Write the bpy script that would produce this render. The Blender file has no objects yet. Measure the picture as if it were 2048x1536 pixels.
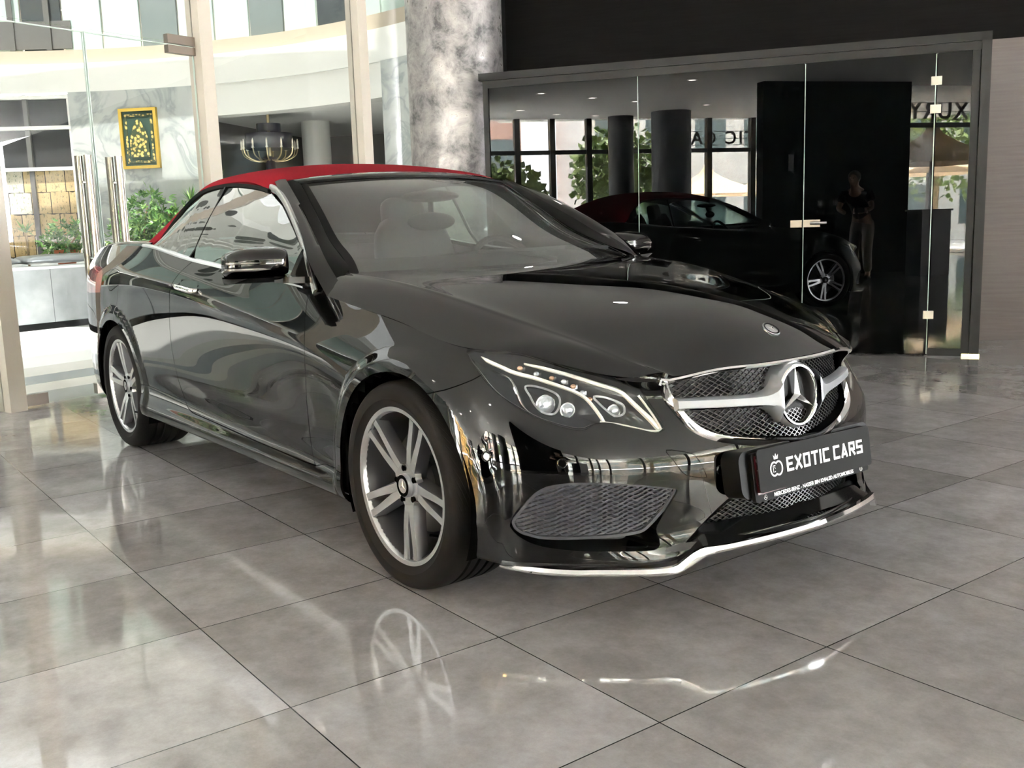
import bpy, bmesh, math, random
import numpy as np
from mathutils import Vector, Matrix, noise
from math import pi, sin, cos, radians
random.seed(7); np.random.seed(7)
SC = bpy.context.scene; COL = SC.collection
# ---------------------------------------------------------------- camera
CAM = np.array([2.5353, -2.3631, 1.1036]); YAW, PITCH, ROLL = radians(142.6877), radians(9.2804), radians(-1.8288)
fw = np.array([cos(YAW)*cos(PITCH), sin(YAW)*cos(PITCH), -sin(PITCH)])
rt = np.cross(fw, [0, 0, 1]); rt /= np.linalg.norm(rt); dn = np.cross(fw, rt)
rt2 = cos(ROLL)*rt-sin(ROLL)*dn; dn2 = sin(ROLL)*rt+cos(ROLL)*dn
cd = bpy.data.cameras.new('camera'); co = bpy.data.objects.new('camera', cd); COL.objects.link(co)
co.matrix_world = Matrix([[rt2[i], -dn2[i], -fw[i], CAM[i]] for i in range(3)]+[[0, 0, 0, 1]])
cd.sensor_width = 36; cd.lens = 1985.18/2048*36; cd.clip_start = .05; cd.clip_end = 300
SC.camera = co
# ---------------------------------------------------------------- world and exposure
w = bpy.data.worlds.new('sky'); SC.world = w; w.use_nodes = True
nt = w.node_tree; bg = nt.nodes['Background']; bg.inputs[0].default_value = (.97, .98, 1, 1); bg.inputs[1].default_value = 20
vs = SC.view_settings; vs.view_transform = 'Standard'; vs.look = 'None'; vs.gamma = 1; vs.use_curve_mapping = False; vs.exposure = 1.85
cy = SC.cycles; cy.max_bounces = 9; cy.diffuse_bounces = 3; cy.glossy_bounces = 4; cy.transmission_bounces = 4; cy.transparent_max_bounces = 12
cy.caustics_reflective = False; cy.caustics_refractive = False; cy.sample_clamp_indirect = 12; cy.use_denoising = True; cy.use_adaptive_sampling = True; cy.adaptive_threshold = .02
try: cy.denoiser = 'OPENIMAGEDENOISE'
except Exception: pass
sd = Vector((-.29046*.30-.95689*.12, .95689*.30-.29046*.12, -1)).normalized()   # high sun, leaning towards the planter
sl = bpy.data.lights.new('sun', 'SUN'); sl.energy = 80; sl.angle = radians(.6); sl.color = (1, .98, .95); so = bpy.data.objects.new('sun', sl); so.rotation_euler = sd.to_track_quat('-Z', 'Y').to_euler(); so.location = (-8, 2, 20); COL.objects.link(so)
# ceiling downlights of the showroom are built with the room; area lamp helper, none placed
def area(name, loc, size, power, rot=(0, 0, 0), color=(1, 1, 1), sy=None):
    l = bpy.data.lights.new(name, 'AREA'); l.energy = power; l.size = size; l.color = color
    if sy: l.shape = 'RECTANGLE'; l.size_y = sy
    o = bpy.data.objects.new(name, l); o.location = loc; o.rotation_euler = rot; COL.objects.link(o); return o
# ---------------------------------------------------------------- materials
MATS = {}
def mat(name, col=(.5,)*3, rough=.5, metal=0, spec=.5, ior=None, coat=0, emit=None, estr=0, alpha=1, trans=0):
    m = bpy.data.materials.new(name); m.use_nodes = True; b = m.node_tree.nodes['Principled BSDF']
    b.inputs['Base Color'].default_value = (*col, 1); b.inputs['Roughness'].default_value = rough
    b.inputs['Metallic'].default_value = metal; b.inputs['Specular IOR Level'].default_value = spec
    if ior: b.inputs['IOR'].default_value = ior
    b.inputs['Coat Weight'].default_value = coat; b.inputs['Coat Roughness'].default_value = .02
    b.inputs['Transmission Weight'].default_value = trans; b.inputs['Alpha'].default_value = alpha
    if emit: b.inputs['Emission Color'].default_value = (*emit, 1); b.inputs['Emission Strength'].default_value = estr
    MATS[name] = m; return m
def nodes(m): return m.node_tree, m.node_tree.nodes['Principled BSDF']
def N(t, k, **kw):
    n = t.nodes.new(k)
    for a, b in kw.items():
        if a in n.inputs.keys() if hasattr(n.inputs, 'keys') else False: n.inputs[a].default_value = b
        else: setattr(n, a, b)
    return n
def L(t, a, b): t.links.new(a, b)
def ramp(t, stops):
    r = t.nodes.new('ShaderNodeValToRGB'); e = r.color_ramp.elements
    while len(e) > 1: e.remove(e[-1])
    e[0].position = stops[0][0]; e[0].color = (*stops[0][1], 1)
    for p, c in stops[1:]:
        x = e.new(p); x.color = (*c, 1)
    return r
def bump(t, b, h, s, d=.01):
    n = t.nodes.new('ShaderNodeBump'); n.inputs['Strength'].default_value = s; n.inputs['Distance'].default_value = d
    L(t, h, n.inputs['Height']); L(t, n.outputs[0], b.inputs['Normal']); return n
def glass(name, tint=(1, 1, 1), ior=1.5, rough=0.0, gain=1.0, dust=0):
    """thin sheet of glass: reflects by Fresnel, otherwise lets light straight through with a tint"""
    m = bpy.data.materials.new(name); m.use_nodes = True; t = m.node_tree; t.nodes.clear()
    o = t.nodes.new('ShaderNodeOutputMaterial'); mx = t.nodes.new('ShaderNodeMixShader'); f = t.nodes.new('ShaderNodeFresnel')
    ge = t.nodes.new('ShaderNodeNewGeometry'); mf = t.nodes.new('ShaderNodeMix'); mf.inputs[2].default_value = ior; mf.inputs[3].default_value = 1/ior
    L(t, ge.outputs['Backfacing'], mf.inputs[0]); L(t, mf.outputs[0], f.inputs[0]); tr = t.nodes.new('ShaderNodeBsdfTransparent'); tr.inputs[0].default_value = (*tint, 1)
    g = t.nodes.new('ShaderNodeBsdfGlossy'); g.inputs['Roughness'].default_value = rough
    mu = t.nodes.new('ShaderNodeMath'); mu.operation = 'MULTIPLY'; mu.use_clamp = True; mu.inputs[1].default_value = gain
    L(t, f.outputs[0], mu.inputs[0]); L(t, mu.outputs[0], mx.inputs[0]); L(t, tr.outputs[0], mx.inputs[1]); L(t, g.outputs[0], mx.inputs[2])
    if dust:
        df = t.nodes.new('ShaderNodeBsdfDiffuse'); df.inputs[0].default_value = (.8, .82, .8, 1); m2 = t.nodes.new('ShaderNodeMixShader'); m2.inputs[0].default_value = dust; L(t, mx.outputs[0], m2.inputs[1]); L(t, df.outputs[0], m2.inputs[2]); mx = m2
    L(t, mx.outputs[0], o.inputs[0])
    MATS[name] = m; return m

PAINT = mat('black_paint', (.0006, .0006, .0007), .5, coat=1, ior=1.5, spec=0); nodes(PAINT)[1].inputs['Coat IOR'].default_value = 1.55; nodes(PAINT)[1].inputs['Coat Roughness'].default_value = .004
GLOSSB = mat('gloss_black', (.006, .006, .006), .08)
MATTB = mat('matt_black_plastic', (.004, .004, .0045), .6, spec=.12)
DARK = mat('inner_black', (.002, .002, .002), .9, spec=.03)
RUBBER = mat('rubber', (.014, .0135, .013), .62, spec=.35)
SEAL = mat('black_seal', (.002, .002, .002), .5, spec=.10)
CHROME = mat('chrome', (.86, .86, .86), .05, 1)
SATIN = mat('satin_chrome', (.50, .51, .52), .24, 1)
SILVER = mat('silver_lacquer', (.26, .27, .29), .42, .35, coat=.25)
GRILLM = mat('grille_mesh', (.014, .015, .017), .28)
FOGM = mat('intake_mesh', (.055, .058, .07), .38)
BACKM = mat('intake_back', (.016, .017, .021), .5)
ALLOY = mat('machined_alloy', (.62, .62, .63), .27, 1)
ALLOYG = mat('grey_alloy', (.075, .075, .08), .35, .6, coat=.3)
STEEL = mat('brake_steel', (.16, .155, .15), .4, 1)
WHITE = mat('white_lettering', (.8, .8, .8), .45)
PLATE = mat('plate_grey', (.014, .0137, .014), .6, spec=.08)
PLRED = mat('plate_red', (.06, .003, .006), .4, spec=.3)
LEATH = mat('seat_leather', (.018, .017, .017), .5)
SCREEN = glass('windscreen_glass', (.80, .92, .88), 1.6, 0, 1.9, .03)
SIDEG = glass('side_glass', (.58, .70, .66), 1.6, 0, 2.3)
LENS = glass('lamp_lens', (.93, .94, .95), 1.45, 0, 1.1)
LAMPIN = mat('lamp_housing', (.10, .105, .11), .25, .35)
CLEARP = mat('lamp_optic', (.75, .8, .85), .04, .6)
LEDW = mat('led_strip', (.85, .85, .78), .25, 0, coat=1)
AMBER = mat('amber_optic', (.6, .35, .22), .15, .3, coat=1)
TAILR = mat('tail_red', (.28, .01, .01), .08, coat=1)
INDIC = mat('indicator_lens', (.22, .21, .20), .1, .6, coat=1)
# red soft-top cloth
CLOTH = mat('red_canvas', (.34, .018, .028), .9, spec=.05)
t, b = nodes(CLOTH); nz = N(t, 'ShaderNodeTexNoise'); nz.inputs['Scale'].default_value = 900; tc = N(t, 'ShaderNodeTexCoord')
L(t, tc.outputs['Object'], nz.inputs['Vector']); bump(t, b, nz.outputs[0], .35, .002)
r = ramp(t, [(.3, (.22, .010, .018)), (.7, (.30, .015, .026))]); L(t, nz.outputs[0], r.inputs[0]); L(t, r.outputs[0], b.inputs['Base Color'])
b.inputs['Sheen Weight'].default_value = .0
# ---------------------------------------------------------------- object helpers
def tag(o, label=None, cat=None, group=None, kind=None):
    if label: o['label'] = label
    if cat: o['category'] = cat
    if group: o['group'] = group
    if kind: o['kind'] = kind
    return o
def empty(name, loc=(0, 0, 0), rz=0, label=None, cat=None, group=None, parent=None):
    o = bpy.data.objects.new(name, None); o.location = loc; o.rotation_euler = (0, 0, rz); o.empty_display_size = .1; COL.objects.link(o)
    if parent: o.parent = parent
    return tag(o, label, cat, group)
class MB:
    """collects vertices and faces, then links them as one mesh object"""
    def __init__(s): s.v = []; s.f = []; s.mi = []; s.m = 0
    def add(s, V, F, m=None):
        n = len(s.v); s.v += [tuple(map(float, p)) for p in V]; s.f += [tuple(i+n for i in f) for f in F]; s.mi += [s.m if m is None else m]*len(F); return s
    def box(s, c, d, rz=0, R=None):
        V = []
        for i in (-1, 1):
            for j in (-1, 1):
                for k in (-1, 1):
                    p = np.array([i*d[0]/2, j*d[1]/2, k*d[2]/2])
                    if R is not None: p = R@p
                    elif rz: p = np.array([cos(rz)*p[0]-sin(rz)*p[1], sin(rz)*p[0]+cos(rz)*p[1], p[2]])
                    V.append(p+np.array(c))
        return s.add(V, [(0,1,3,2),(4,6,7,5),(0,4,5,1),(2,3,7,6),(0,2,6,4),(1,5,7,3)])
    def tube(s, P, r, n=8, cap=True, closed=False):
        P = [np.array(p, float) for p in P]; r = r if hasattr(r, '__len__') else [r]*len(P); V = []; F = []; k = len(P); up = None
        for i, p in enumerate(P):
            a = P[(i-1) % k] if closed or i > 0 else P[0]; c = P[(i+1) % k] if closed or i < k-1 else P[-1]
            T = c-a; T /= np.linalg.norm(T)+1e-9
            if up is None: up = np.array([0, 0, 1.]) if abs(T[2]) < .9 else np.array([1., 0, 0])
            sd = np.cross(T, up); sd /= np.linalg.norm(sd)+1e-9; up = np.cross(sd, T)
            for j in range(n): th = 2*pi*j/n; V.append(p+r[i]*(cos(th)*sd+sin(th)*up))
        m = k if closed else k-1
        for i in range(m):
            for j in range(n): a, b2 = i*n+j, i*n+(j+1) % n; c, d = ((i+1) % k)*n+(j+1) % n, ((i+1) % k)*n+j; F.append((a, b2, c, d))
        if cap and not closed: F += [tuple(range(n))[::-1], tuple((k-1)*n+j for j in range(n))]
        return s.add(V, F)
    def sweep(s, P, sec, ups, closed=False, cap=True):
        """section (a,b) points carried along P; a to the side, b along the given up vector; sec may be a list per point"""
        P = np.array(P, float); k = len(P); V = []; F = []; n = len(sec[0]) if np.ndim(sec) == 3 else len(sec)
        for i, p in enumerate(P):
            a = P[(i-1) % k] if closed or i > 0 else P[0]; c = P[(i+1) % k] if closed or i < k-1 else P[-1]
            T = c-a; T /= np.linalg.norm(T)+1e-9; U = np.array(ups[i] if np.ndim(ups) == 2 else ups, float); sd = np.cross(T, U); sd /= np.linalg.norm(sd)+1e-9; U = np.cross(sd, T)
            q = sec[i] if np.ndim(sec) == 3 else sec
            for x, y in q: V.append(p+x*sd+y*U)
        m = k if closed else k-1
        for i in range(m):
            for j in range(n): F.append((i*n+j, i*n+(j+1) % n, ((i+1) % k)*n+(j+1) % n, ((i+1) % k)*n+j))
        if cap and not closed: F += [tuple(range(n))[::-1], tuple((k-1)*n+j for j in range(n))]
        return s.add(V, F)
    def lathe(s, prof, c, axis='y', n=48, sg=1):
        """prof: (radius, offset along axis)"""
        V = []; F = []; m = len(prof)
        for i in range(n):
            th = 2*pi*i/n
            for r, o in prof:
                p = {'y': (r*cos(th), o, r*sin(th)), 'z': (r*cos(th), r*sin(th), o), 'x': (o, r*cos(th), r*sin(th))}[axis]
                V.append((c[0]+p[0], c[1]+p[1], c[2]+p[2]))
        for i in range(n):
            for j in range(m-1): F.append((i*m+j, ((i+1) % n)*m+j, ((i+1) % n)*m+j+1, i*m+j+1))
        return s.add(V, F)
    def ball(s, c, r, n=10, m=7, sc=(1, 1, 1)):
        V = [(c[0], c[1], c[2]-r*sc[2])]; F = []
        for i in range(1, m):
            a = -pi/2+pi*i/m
            for j in range(n): b2 = 2*pi*j/n; V.append((c[0]+r*sc[0]*cos(a)*cos(b2), c[1]+r*sc[1]*cos(a)*sin(b2), c[2]+r*sc[2]*sin(a)))
        V.append((c[0], c[1], c[2]+r*sc[2]))
        for j in range(n): F.append((0, 1+(j+1) % n, 1+j)); F.append((len(V)-1, 1+(m-2)*n+j, 1+(m-2)*n+(j+1) % n))
        for i in range(m-2):
            for j in range(n): a = 1+i*n+j; b2 = 1+i*n+(j+1) % n; F.append((a, b2, b2+n, a+n))
        return s.add(V, F)
    def grid(s, P, flip=False):
        P = np.array(P); a, b2 = P.shape[:2]; F = []
        for i in range(a-1):
            for j in range(b2-1):
                q = (i*b2+j, (i+1)*b2+j, (i+1)*b2+j+1, i*b2+j+1); F.append(q[::-1] if flip else q)
        return s.add(P.reshape(-1, 3), F)
    def build(s, name, m, parent=None, smooth=True, ang=35, fix=True):
        me = bpy.data.meshes.new(name); me.from_pydata(s.v, [], s.f)
        ms = m if isinstance(m, (list, tuple)) else [m]
        for x in ms: me.materials.append(x)
        if len(ms) > 1: me.polygons.foreach_set('material_index', s.mi)
        if fix:
            bm = bmesh.new(); bm.from_mesh(me); bmesh.ops.remove_doubles(bm, verts=bm.verts, dist=1e-5); bmesh.ops.recalc_face_normals(bm, faces=bm.faces); bm.to_mesh(me); bm.free()
        o = bpy.data.objects.new(name, me); COL.objects.link(o)
        if smooth:
            me.polygons.foreach_set('use_smooth', [True]*len(me.polygons))
            me.set_sharp_from_angle(angle=radians(ang))
        if parent: o.parent = parent; 
        if parent and parent.type == 'EMPTY' and not parent.parent: pass
        return o
def mesh_n(name, V, F, LN, m, parent=None):
    """mesh with given loop normals"""
    me = bpy.data.meshes.new(name); me.from_pydata([tuple(p) for p in V], [], F); me.materials.append(m)
    me.polygons.foreach_set('use_smooth', [True]*len(me.polygons)); me.update()
    me.normals_split_custom_set([tuple(n) for n in LN]); o = bpy.data.objects.new(name, me); COL.objects.link(o)
    if parent: o.parent = parent
    return o
def text_mesh(body, size, extrude=.0006, font_scale=1, bold=0, align='CENTER', shear=0):
    cu = bpy.data.curves.new('t', 'FONT'); cu.body = body; cu.size = size; cu.extrude = extrude; cu.offset = bold; cu.align_x = align; cu.align_y = 'CENTER'; cu.shear = shear; cu.space_character = font_scale; cu.resolution_u = 3
    o = bpy.data.objects.new('t', cu); COL.objects.link(o); dg = bpy.context.evaluated_depsgraph_get(); me = bpy.data.meshes.new_from_object(o.evaluated_get(dg))
    V = [tuple(v.co) for v in me.vertices]; F = [tuple(p.vertices) for p in me.polygons]
    bpy.data.objects.remove(o); bpy.data.curves.remove(cu); bpy.data.meshes.remove(me); return V, F
def copy_tree(o, parent=None):
    c = o.copy(); COL.objects.link(c)
    if parent: c.parent = parent
    for ch in list(o.children): copy_tree(ch, c)
    return c
def frame(o, e1, e2, e3):
    """function (a,b,c) -> world"""
    o, e1, e2, e3 = map(lambda x: np.array(x, float), (o, e1, e2, e3))
    return lambda a, b, c=0: o+a*e1+b*e2+c*e3
def smooth_line(P, n=4, closed=False):
    P = [np.array(p, float) for p in P]; k = len(P); out = []
    for i in range(k if closed else k-1):
        p1, p2 = P[i], P[(i+1) % k]; p0 = P[i-1] if (closed or i > 0) else 2*p1-p2; p3 = P[(i+2) % k] if (closed or i < k-2) else 2*p2-p1
        for j in range(n): t = j/n; out.append(.5*((2*p1)+(-p0+p2)*t+(2*p0-5*p1+4*p2-p3)*t*t+(-p0+3*p1-3*p2+p3)*t**3))
    if not closed: out.append(P[-1])
    return np.array(out)
# ---------------------------------------------------------------- smooth surfaces
def cspl(x, Y):
    """natural cubic spline through Y (n,k) at knots x; returns an evaluator"""
    x = np.asarray(x, float); Y = np.asarray(Y, float); n = len(x); h = np.diff(x)
    A = np.eye(n); rhs = np.zeros_like(Y)
    for i in range(1, n-1):
        A[i, i-1] = h[i-1]; A[i, i] = 2*(h[i-1]+h[i]); A[i, i+1] = h[i]
        rhs[i] = 6*((Y[i+1]-Y[i])/h[i]-(Y[i]-Y[i-1])/h[i-1])
    M = np.linalg.solve(A, rhs.reshape(n, -1)).reshape(Y.shape)
    def ev(q):
        q = np.clip(np.asarray(q, float), x[0], x[-1]); i = np.clip(np.searchsorted(x, q)-1, 0, n-2)
        sh = (-1,)+(1,)*(Y.ndim-1)
        hh = h[i].reshape(sh); a = ((x[i+1]-q).reshape(sh))/hh; b = ((q-x[i]).reshape(sh))/hh
        return a*Y[i]+b*Y[i+1]+((a**3-a)*M[i]+(b**3-b)*M[i+1])*hh**2/6
    return ev

def bbasis(w, n):
    """indices and weights of a uniform cubic B-spline that reaches its end points; w in 0..n-1"""
    w = np.clip(np.asarray(w, float), 0, n-1-1e-9); k = np.floor(w).astype(int); t = w-k
    W = np.stack([(1-t)**3/6, (3*t**3-6*t**2+4)/6, (-3*t**3+3*t**2+3*t+1)/6, t**3/6], -1)
    return k, W

class Patch:
    """rows R (nu, nw, 3): cubic spline along u through the stations, B-spline across the rows"""
    def __init__(s, uk, P, disp=None):
        s.uk = np.asarray(uk, float); P = np.asarray(P, float)
        P = np.concatenate([2*P[:, :1]-P[:, 1:2], P, 2*P[:, -1:]-P[:, -2:-1]], 1)
        s.nw = P.shape[1]-2; s.ev = cspl(s.uk, P); s.disp = disp
        s.u0, s.u1 = s.uk[0], s.uk[-1]
    def raw(s, u, w):
        u = np.atleast_1d(u).astype(float); w = np.atleast_1d(w).astype(float)
        rows = s.ev(u); k, W = bbasis(w, s.nw); i = np.arange(len(u))
        return sum(rows[i, k+j]*W[:, j:j+1] for j in range(4))
    def pn(s, u, w):
        """positions and outward normals"""
        u = np.atleast_1d(u).astype(float); w = np.atleast_1d(w).astype(float)
        e = 2e-3; f = e*8
        P = s.raw(u, w)
        def full(u, w):
            p = s.raw(u, w)
            if s.disp is not None: p = s.disp(p)
            return p
        du = full(np.minimum(u+e, s.u1), w)-full(np.maximum(u-e, s.u0), w)
        dw = full(u, np.minimum(w+f, s.nw-1))-full(u, np.maximum(w-f, 0))
        N = np.cross(dw, du); N /= np.linalg.norm(N, axis=1)[:, None]+1e-12
        return full(u, w), N

# ---- the flank of the car: one band from the tail round the side to the nose (y>0 here, mirrored for the other side)
ST = np.array([(-3.86,0),(-3.845,.35),(-3.775,.62),(-3.62,.775),(-3.35,.855),(-3.05,.886),(-2.76,.893),(-2.4,.887),(-2.0,.877),
  (-1.5,.873),(-1.0,.872),(-.6,.874),(-.3,.884),(0,.890),(.25,.872),(.42,.805),(.535,.71),(.625,.60),(.705,.46),(.775,.30),(.825,.15),(.845,0)])
def plan_normals(S):
    E = np.vstack([S[1]*[1,-1], S, S[-2]*[1,-1]]); T = E[2:]-E[:-2]; T /= np.linalg.norm(T, axis=1)[:, None]
    return np.c_[-T[:, 1], T[:, 0]]
def tab(keys, vals, n=22):
    e = cspl(keys, np.array(vals, float)); return e(np.arange(n))
def lin(keys, vals, n=22): return np.interp(np.arange(n), keys, vals)
NS = plan_normals(ST)
ROW_Z = [ # station keys, z
 ([0,3,6,8,11,13,14,15,17,18,19,21],[.26,.24,.21,.20,.195,.19,.175,.160,.150,.155,.20,.205]),
 ([0,3,6,8,11,13,14,15,17,18,19,21],[.25,.235,.205,.205,.20,.19,.170,.152,.148,.155,.205,.215]),
 ([0,3,6,8,11,13,14,16,18,21],[.31,.30,.262,.258,.252,.245,.225,.21,.22,.25]),
 ([0,3,6,8,11,13,14,16,18,21],[.37,.36,.335,.30,.286,.285,.28,.275,.28,.30]),
 ([0,3,6,8,11,13,14,16,18,21],[.44,.43,.42,.37,.34,.35,.345,.34,.34,.355]),
 ([0,3,6,8,9,10,11,13,14,16,18,21],[.52,.52,.49,.475,.445,.425,.41,.43,.425,.41,.41,.42]),
 ([0,3,6,8,9,10,11,13,14,16,18,21],[.62,.62,.58,.56,.53,.51,.49,.50,.49,.47,.46,.475]),
 ([0,3,6,8,10,11,13,14,16,18,21],[.76,.76,.74,.71,.65,.62,.585,.565,.52,.505,.53]),
 ([0,3,6,8,10,11,13,14,16,18,21],[.87,.87,.875,.845,.74,.695,.645,.615,.57,.55,.58]),
 ([0,3,6,8,10,11,13,14,16,18,21],[.91,.92,.915,.885,.785,.735,.685,.655,.61,.585,.615]),
 ([0,3,6,8,10,11,13,14,16,18,21],[.95,.965,.965,.935,.84,.80,.735,.70,.655,.625,.65]),
]
ROW_O = [
 ([0,3,5,7,11,13,14,16,21],[-.10,-.08,-.06,-.05,-.05,-.05,-.06,-.09,-.09]),
 ([0,3,5,7,11,13,14,15,16,17,18,19,21],[-.03,-.03,-.015,.000,.000,-.01,-.015,-.012,0,.012,.038,.035,.020]),
 ([0,3,5,7,11,13,14,16,18,21],[-.005,-.005,-.004,.010,.010,0,-.008,-.008,.0,.012]),
 ([0,3,5,7,11,13,14,16,18,21],[.002,.002,0,-.010,-.012,-.004,-.004,0,.0,.006]),
 ([0,5,7,8,9,11,13,14,16,18,21],[.0,0,-.016,-.020,-.020,-.016,-.004,-.002,.004,.002,.004]),
 ([0,5,7,8,9,11,13,14,16,18,21],[.0,.0,-.004,-.006,-.008,-.012,-.003,.0,.008,.004,.002]),
 ([0,5,7,8,9,11,13,14,16,18,21],[.0,-.001,-.006,-.008,-.012,-.014,-.005,-.004,.004,.0,-.004]),
 ([0,5,7,8,9,11,13,14,16,18,21],[-.005,-.003,-.004,-.004,-.005,-.007,-.010,-.016,-.014,-.02,-.018]),
 ([0,5,7,9,11,13,14,16,18,21],[-.02,-.010,-.002,-.001,-.003,-.018,-.030,-.040,-.042,-.040]),
 ([0,5,7,9,11,13,14,16,18,21],[-.035,-.022,-.012,-.010,-.012,-.032,-.050,-.060,-.062,-.055]),
 ([0,5,7,9,11,13,14,16,18,21],[-.06,-.050,-.038,-.036,-.040,-.062,-.078,-.085,-.085,-.070]),
]
TOP = np.array([(-3.80,0,1.00),(-3.785,.35,1.00),(-3.70,.57,1.00),(-3.56,.70,1.01),(-3.30,.765,1.03),(-3.02,.79,1.045),(-2.74,.80,1.045),
  (-2.38,.80,1.036),(-2.0,.80,.995),(-1.5,.80,.953),(-1.0,.80,.917),(-.63,.797,.884),(-.33,.792,.842),(-.02,.785,.797),(.235,.762,.752),
  (.36,.70,.748),(.46,.635,.718),(.555,.555,.684),(.652,.461,.664),(.725,.30,.686),(.757,.15,.688),(.767,0,.688)])
def flank_patch():
    n = len(ST); P = np.zeros((n, 12, 3))
    for j in range(11):
        z = tab(*ROW_Z[j]); o = lin(*ROW_O[j]); q = ST+NS*o[:, None]
        P[:, j, :2] = q; P[:, j, 2] = z
    P[:, 11] = TOP
    P[0, :, 1] = 0; P[-1, :, 1] = 0
    d = np.linalg.norm(np.diff(ST, axis=0), axis=1); uk = np.r_[0, np.cumsum(d)]
    m = np.array([1, -1, 1])
    P = np.concatenate([P[2:3]*m, P[1:2]*m, P, P[-2:-1]*m, P[-3:-2]*m]); a, b = uk[0], uk[-1]
    uke = np.r_[2*a-uk[2], 2*a-uk[1], uk, 2*b-uk[-2], 2*b-uk[-3]]
    pt = Patch(uke, P, arch_flare); pt.u0, pt.u1 = a, b
    return pt
WHEELS = ((0.0, .322), (-2.76, .318))
def arch_flare(p):
    p = p.copy()
    for cx, cz in WHEELS:
        r = np.hypot(p[:, 0]-cx, p[:, 2]-cz)
        t = np.clip((.428-r)/.045, 0, 1); t = t*t*(3-2*t)
        k = np.clip((p[:, 1]-.70)/.1, 0, 1)*np.clip((p[:, 2]-.20)/.08, 0, 1)
        p[:, 1] += .013*t*k
    return p
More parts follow.
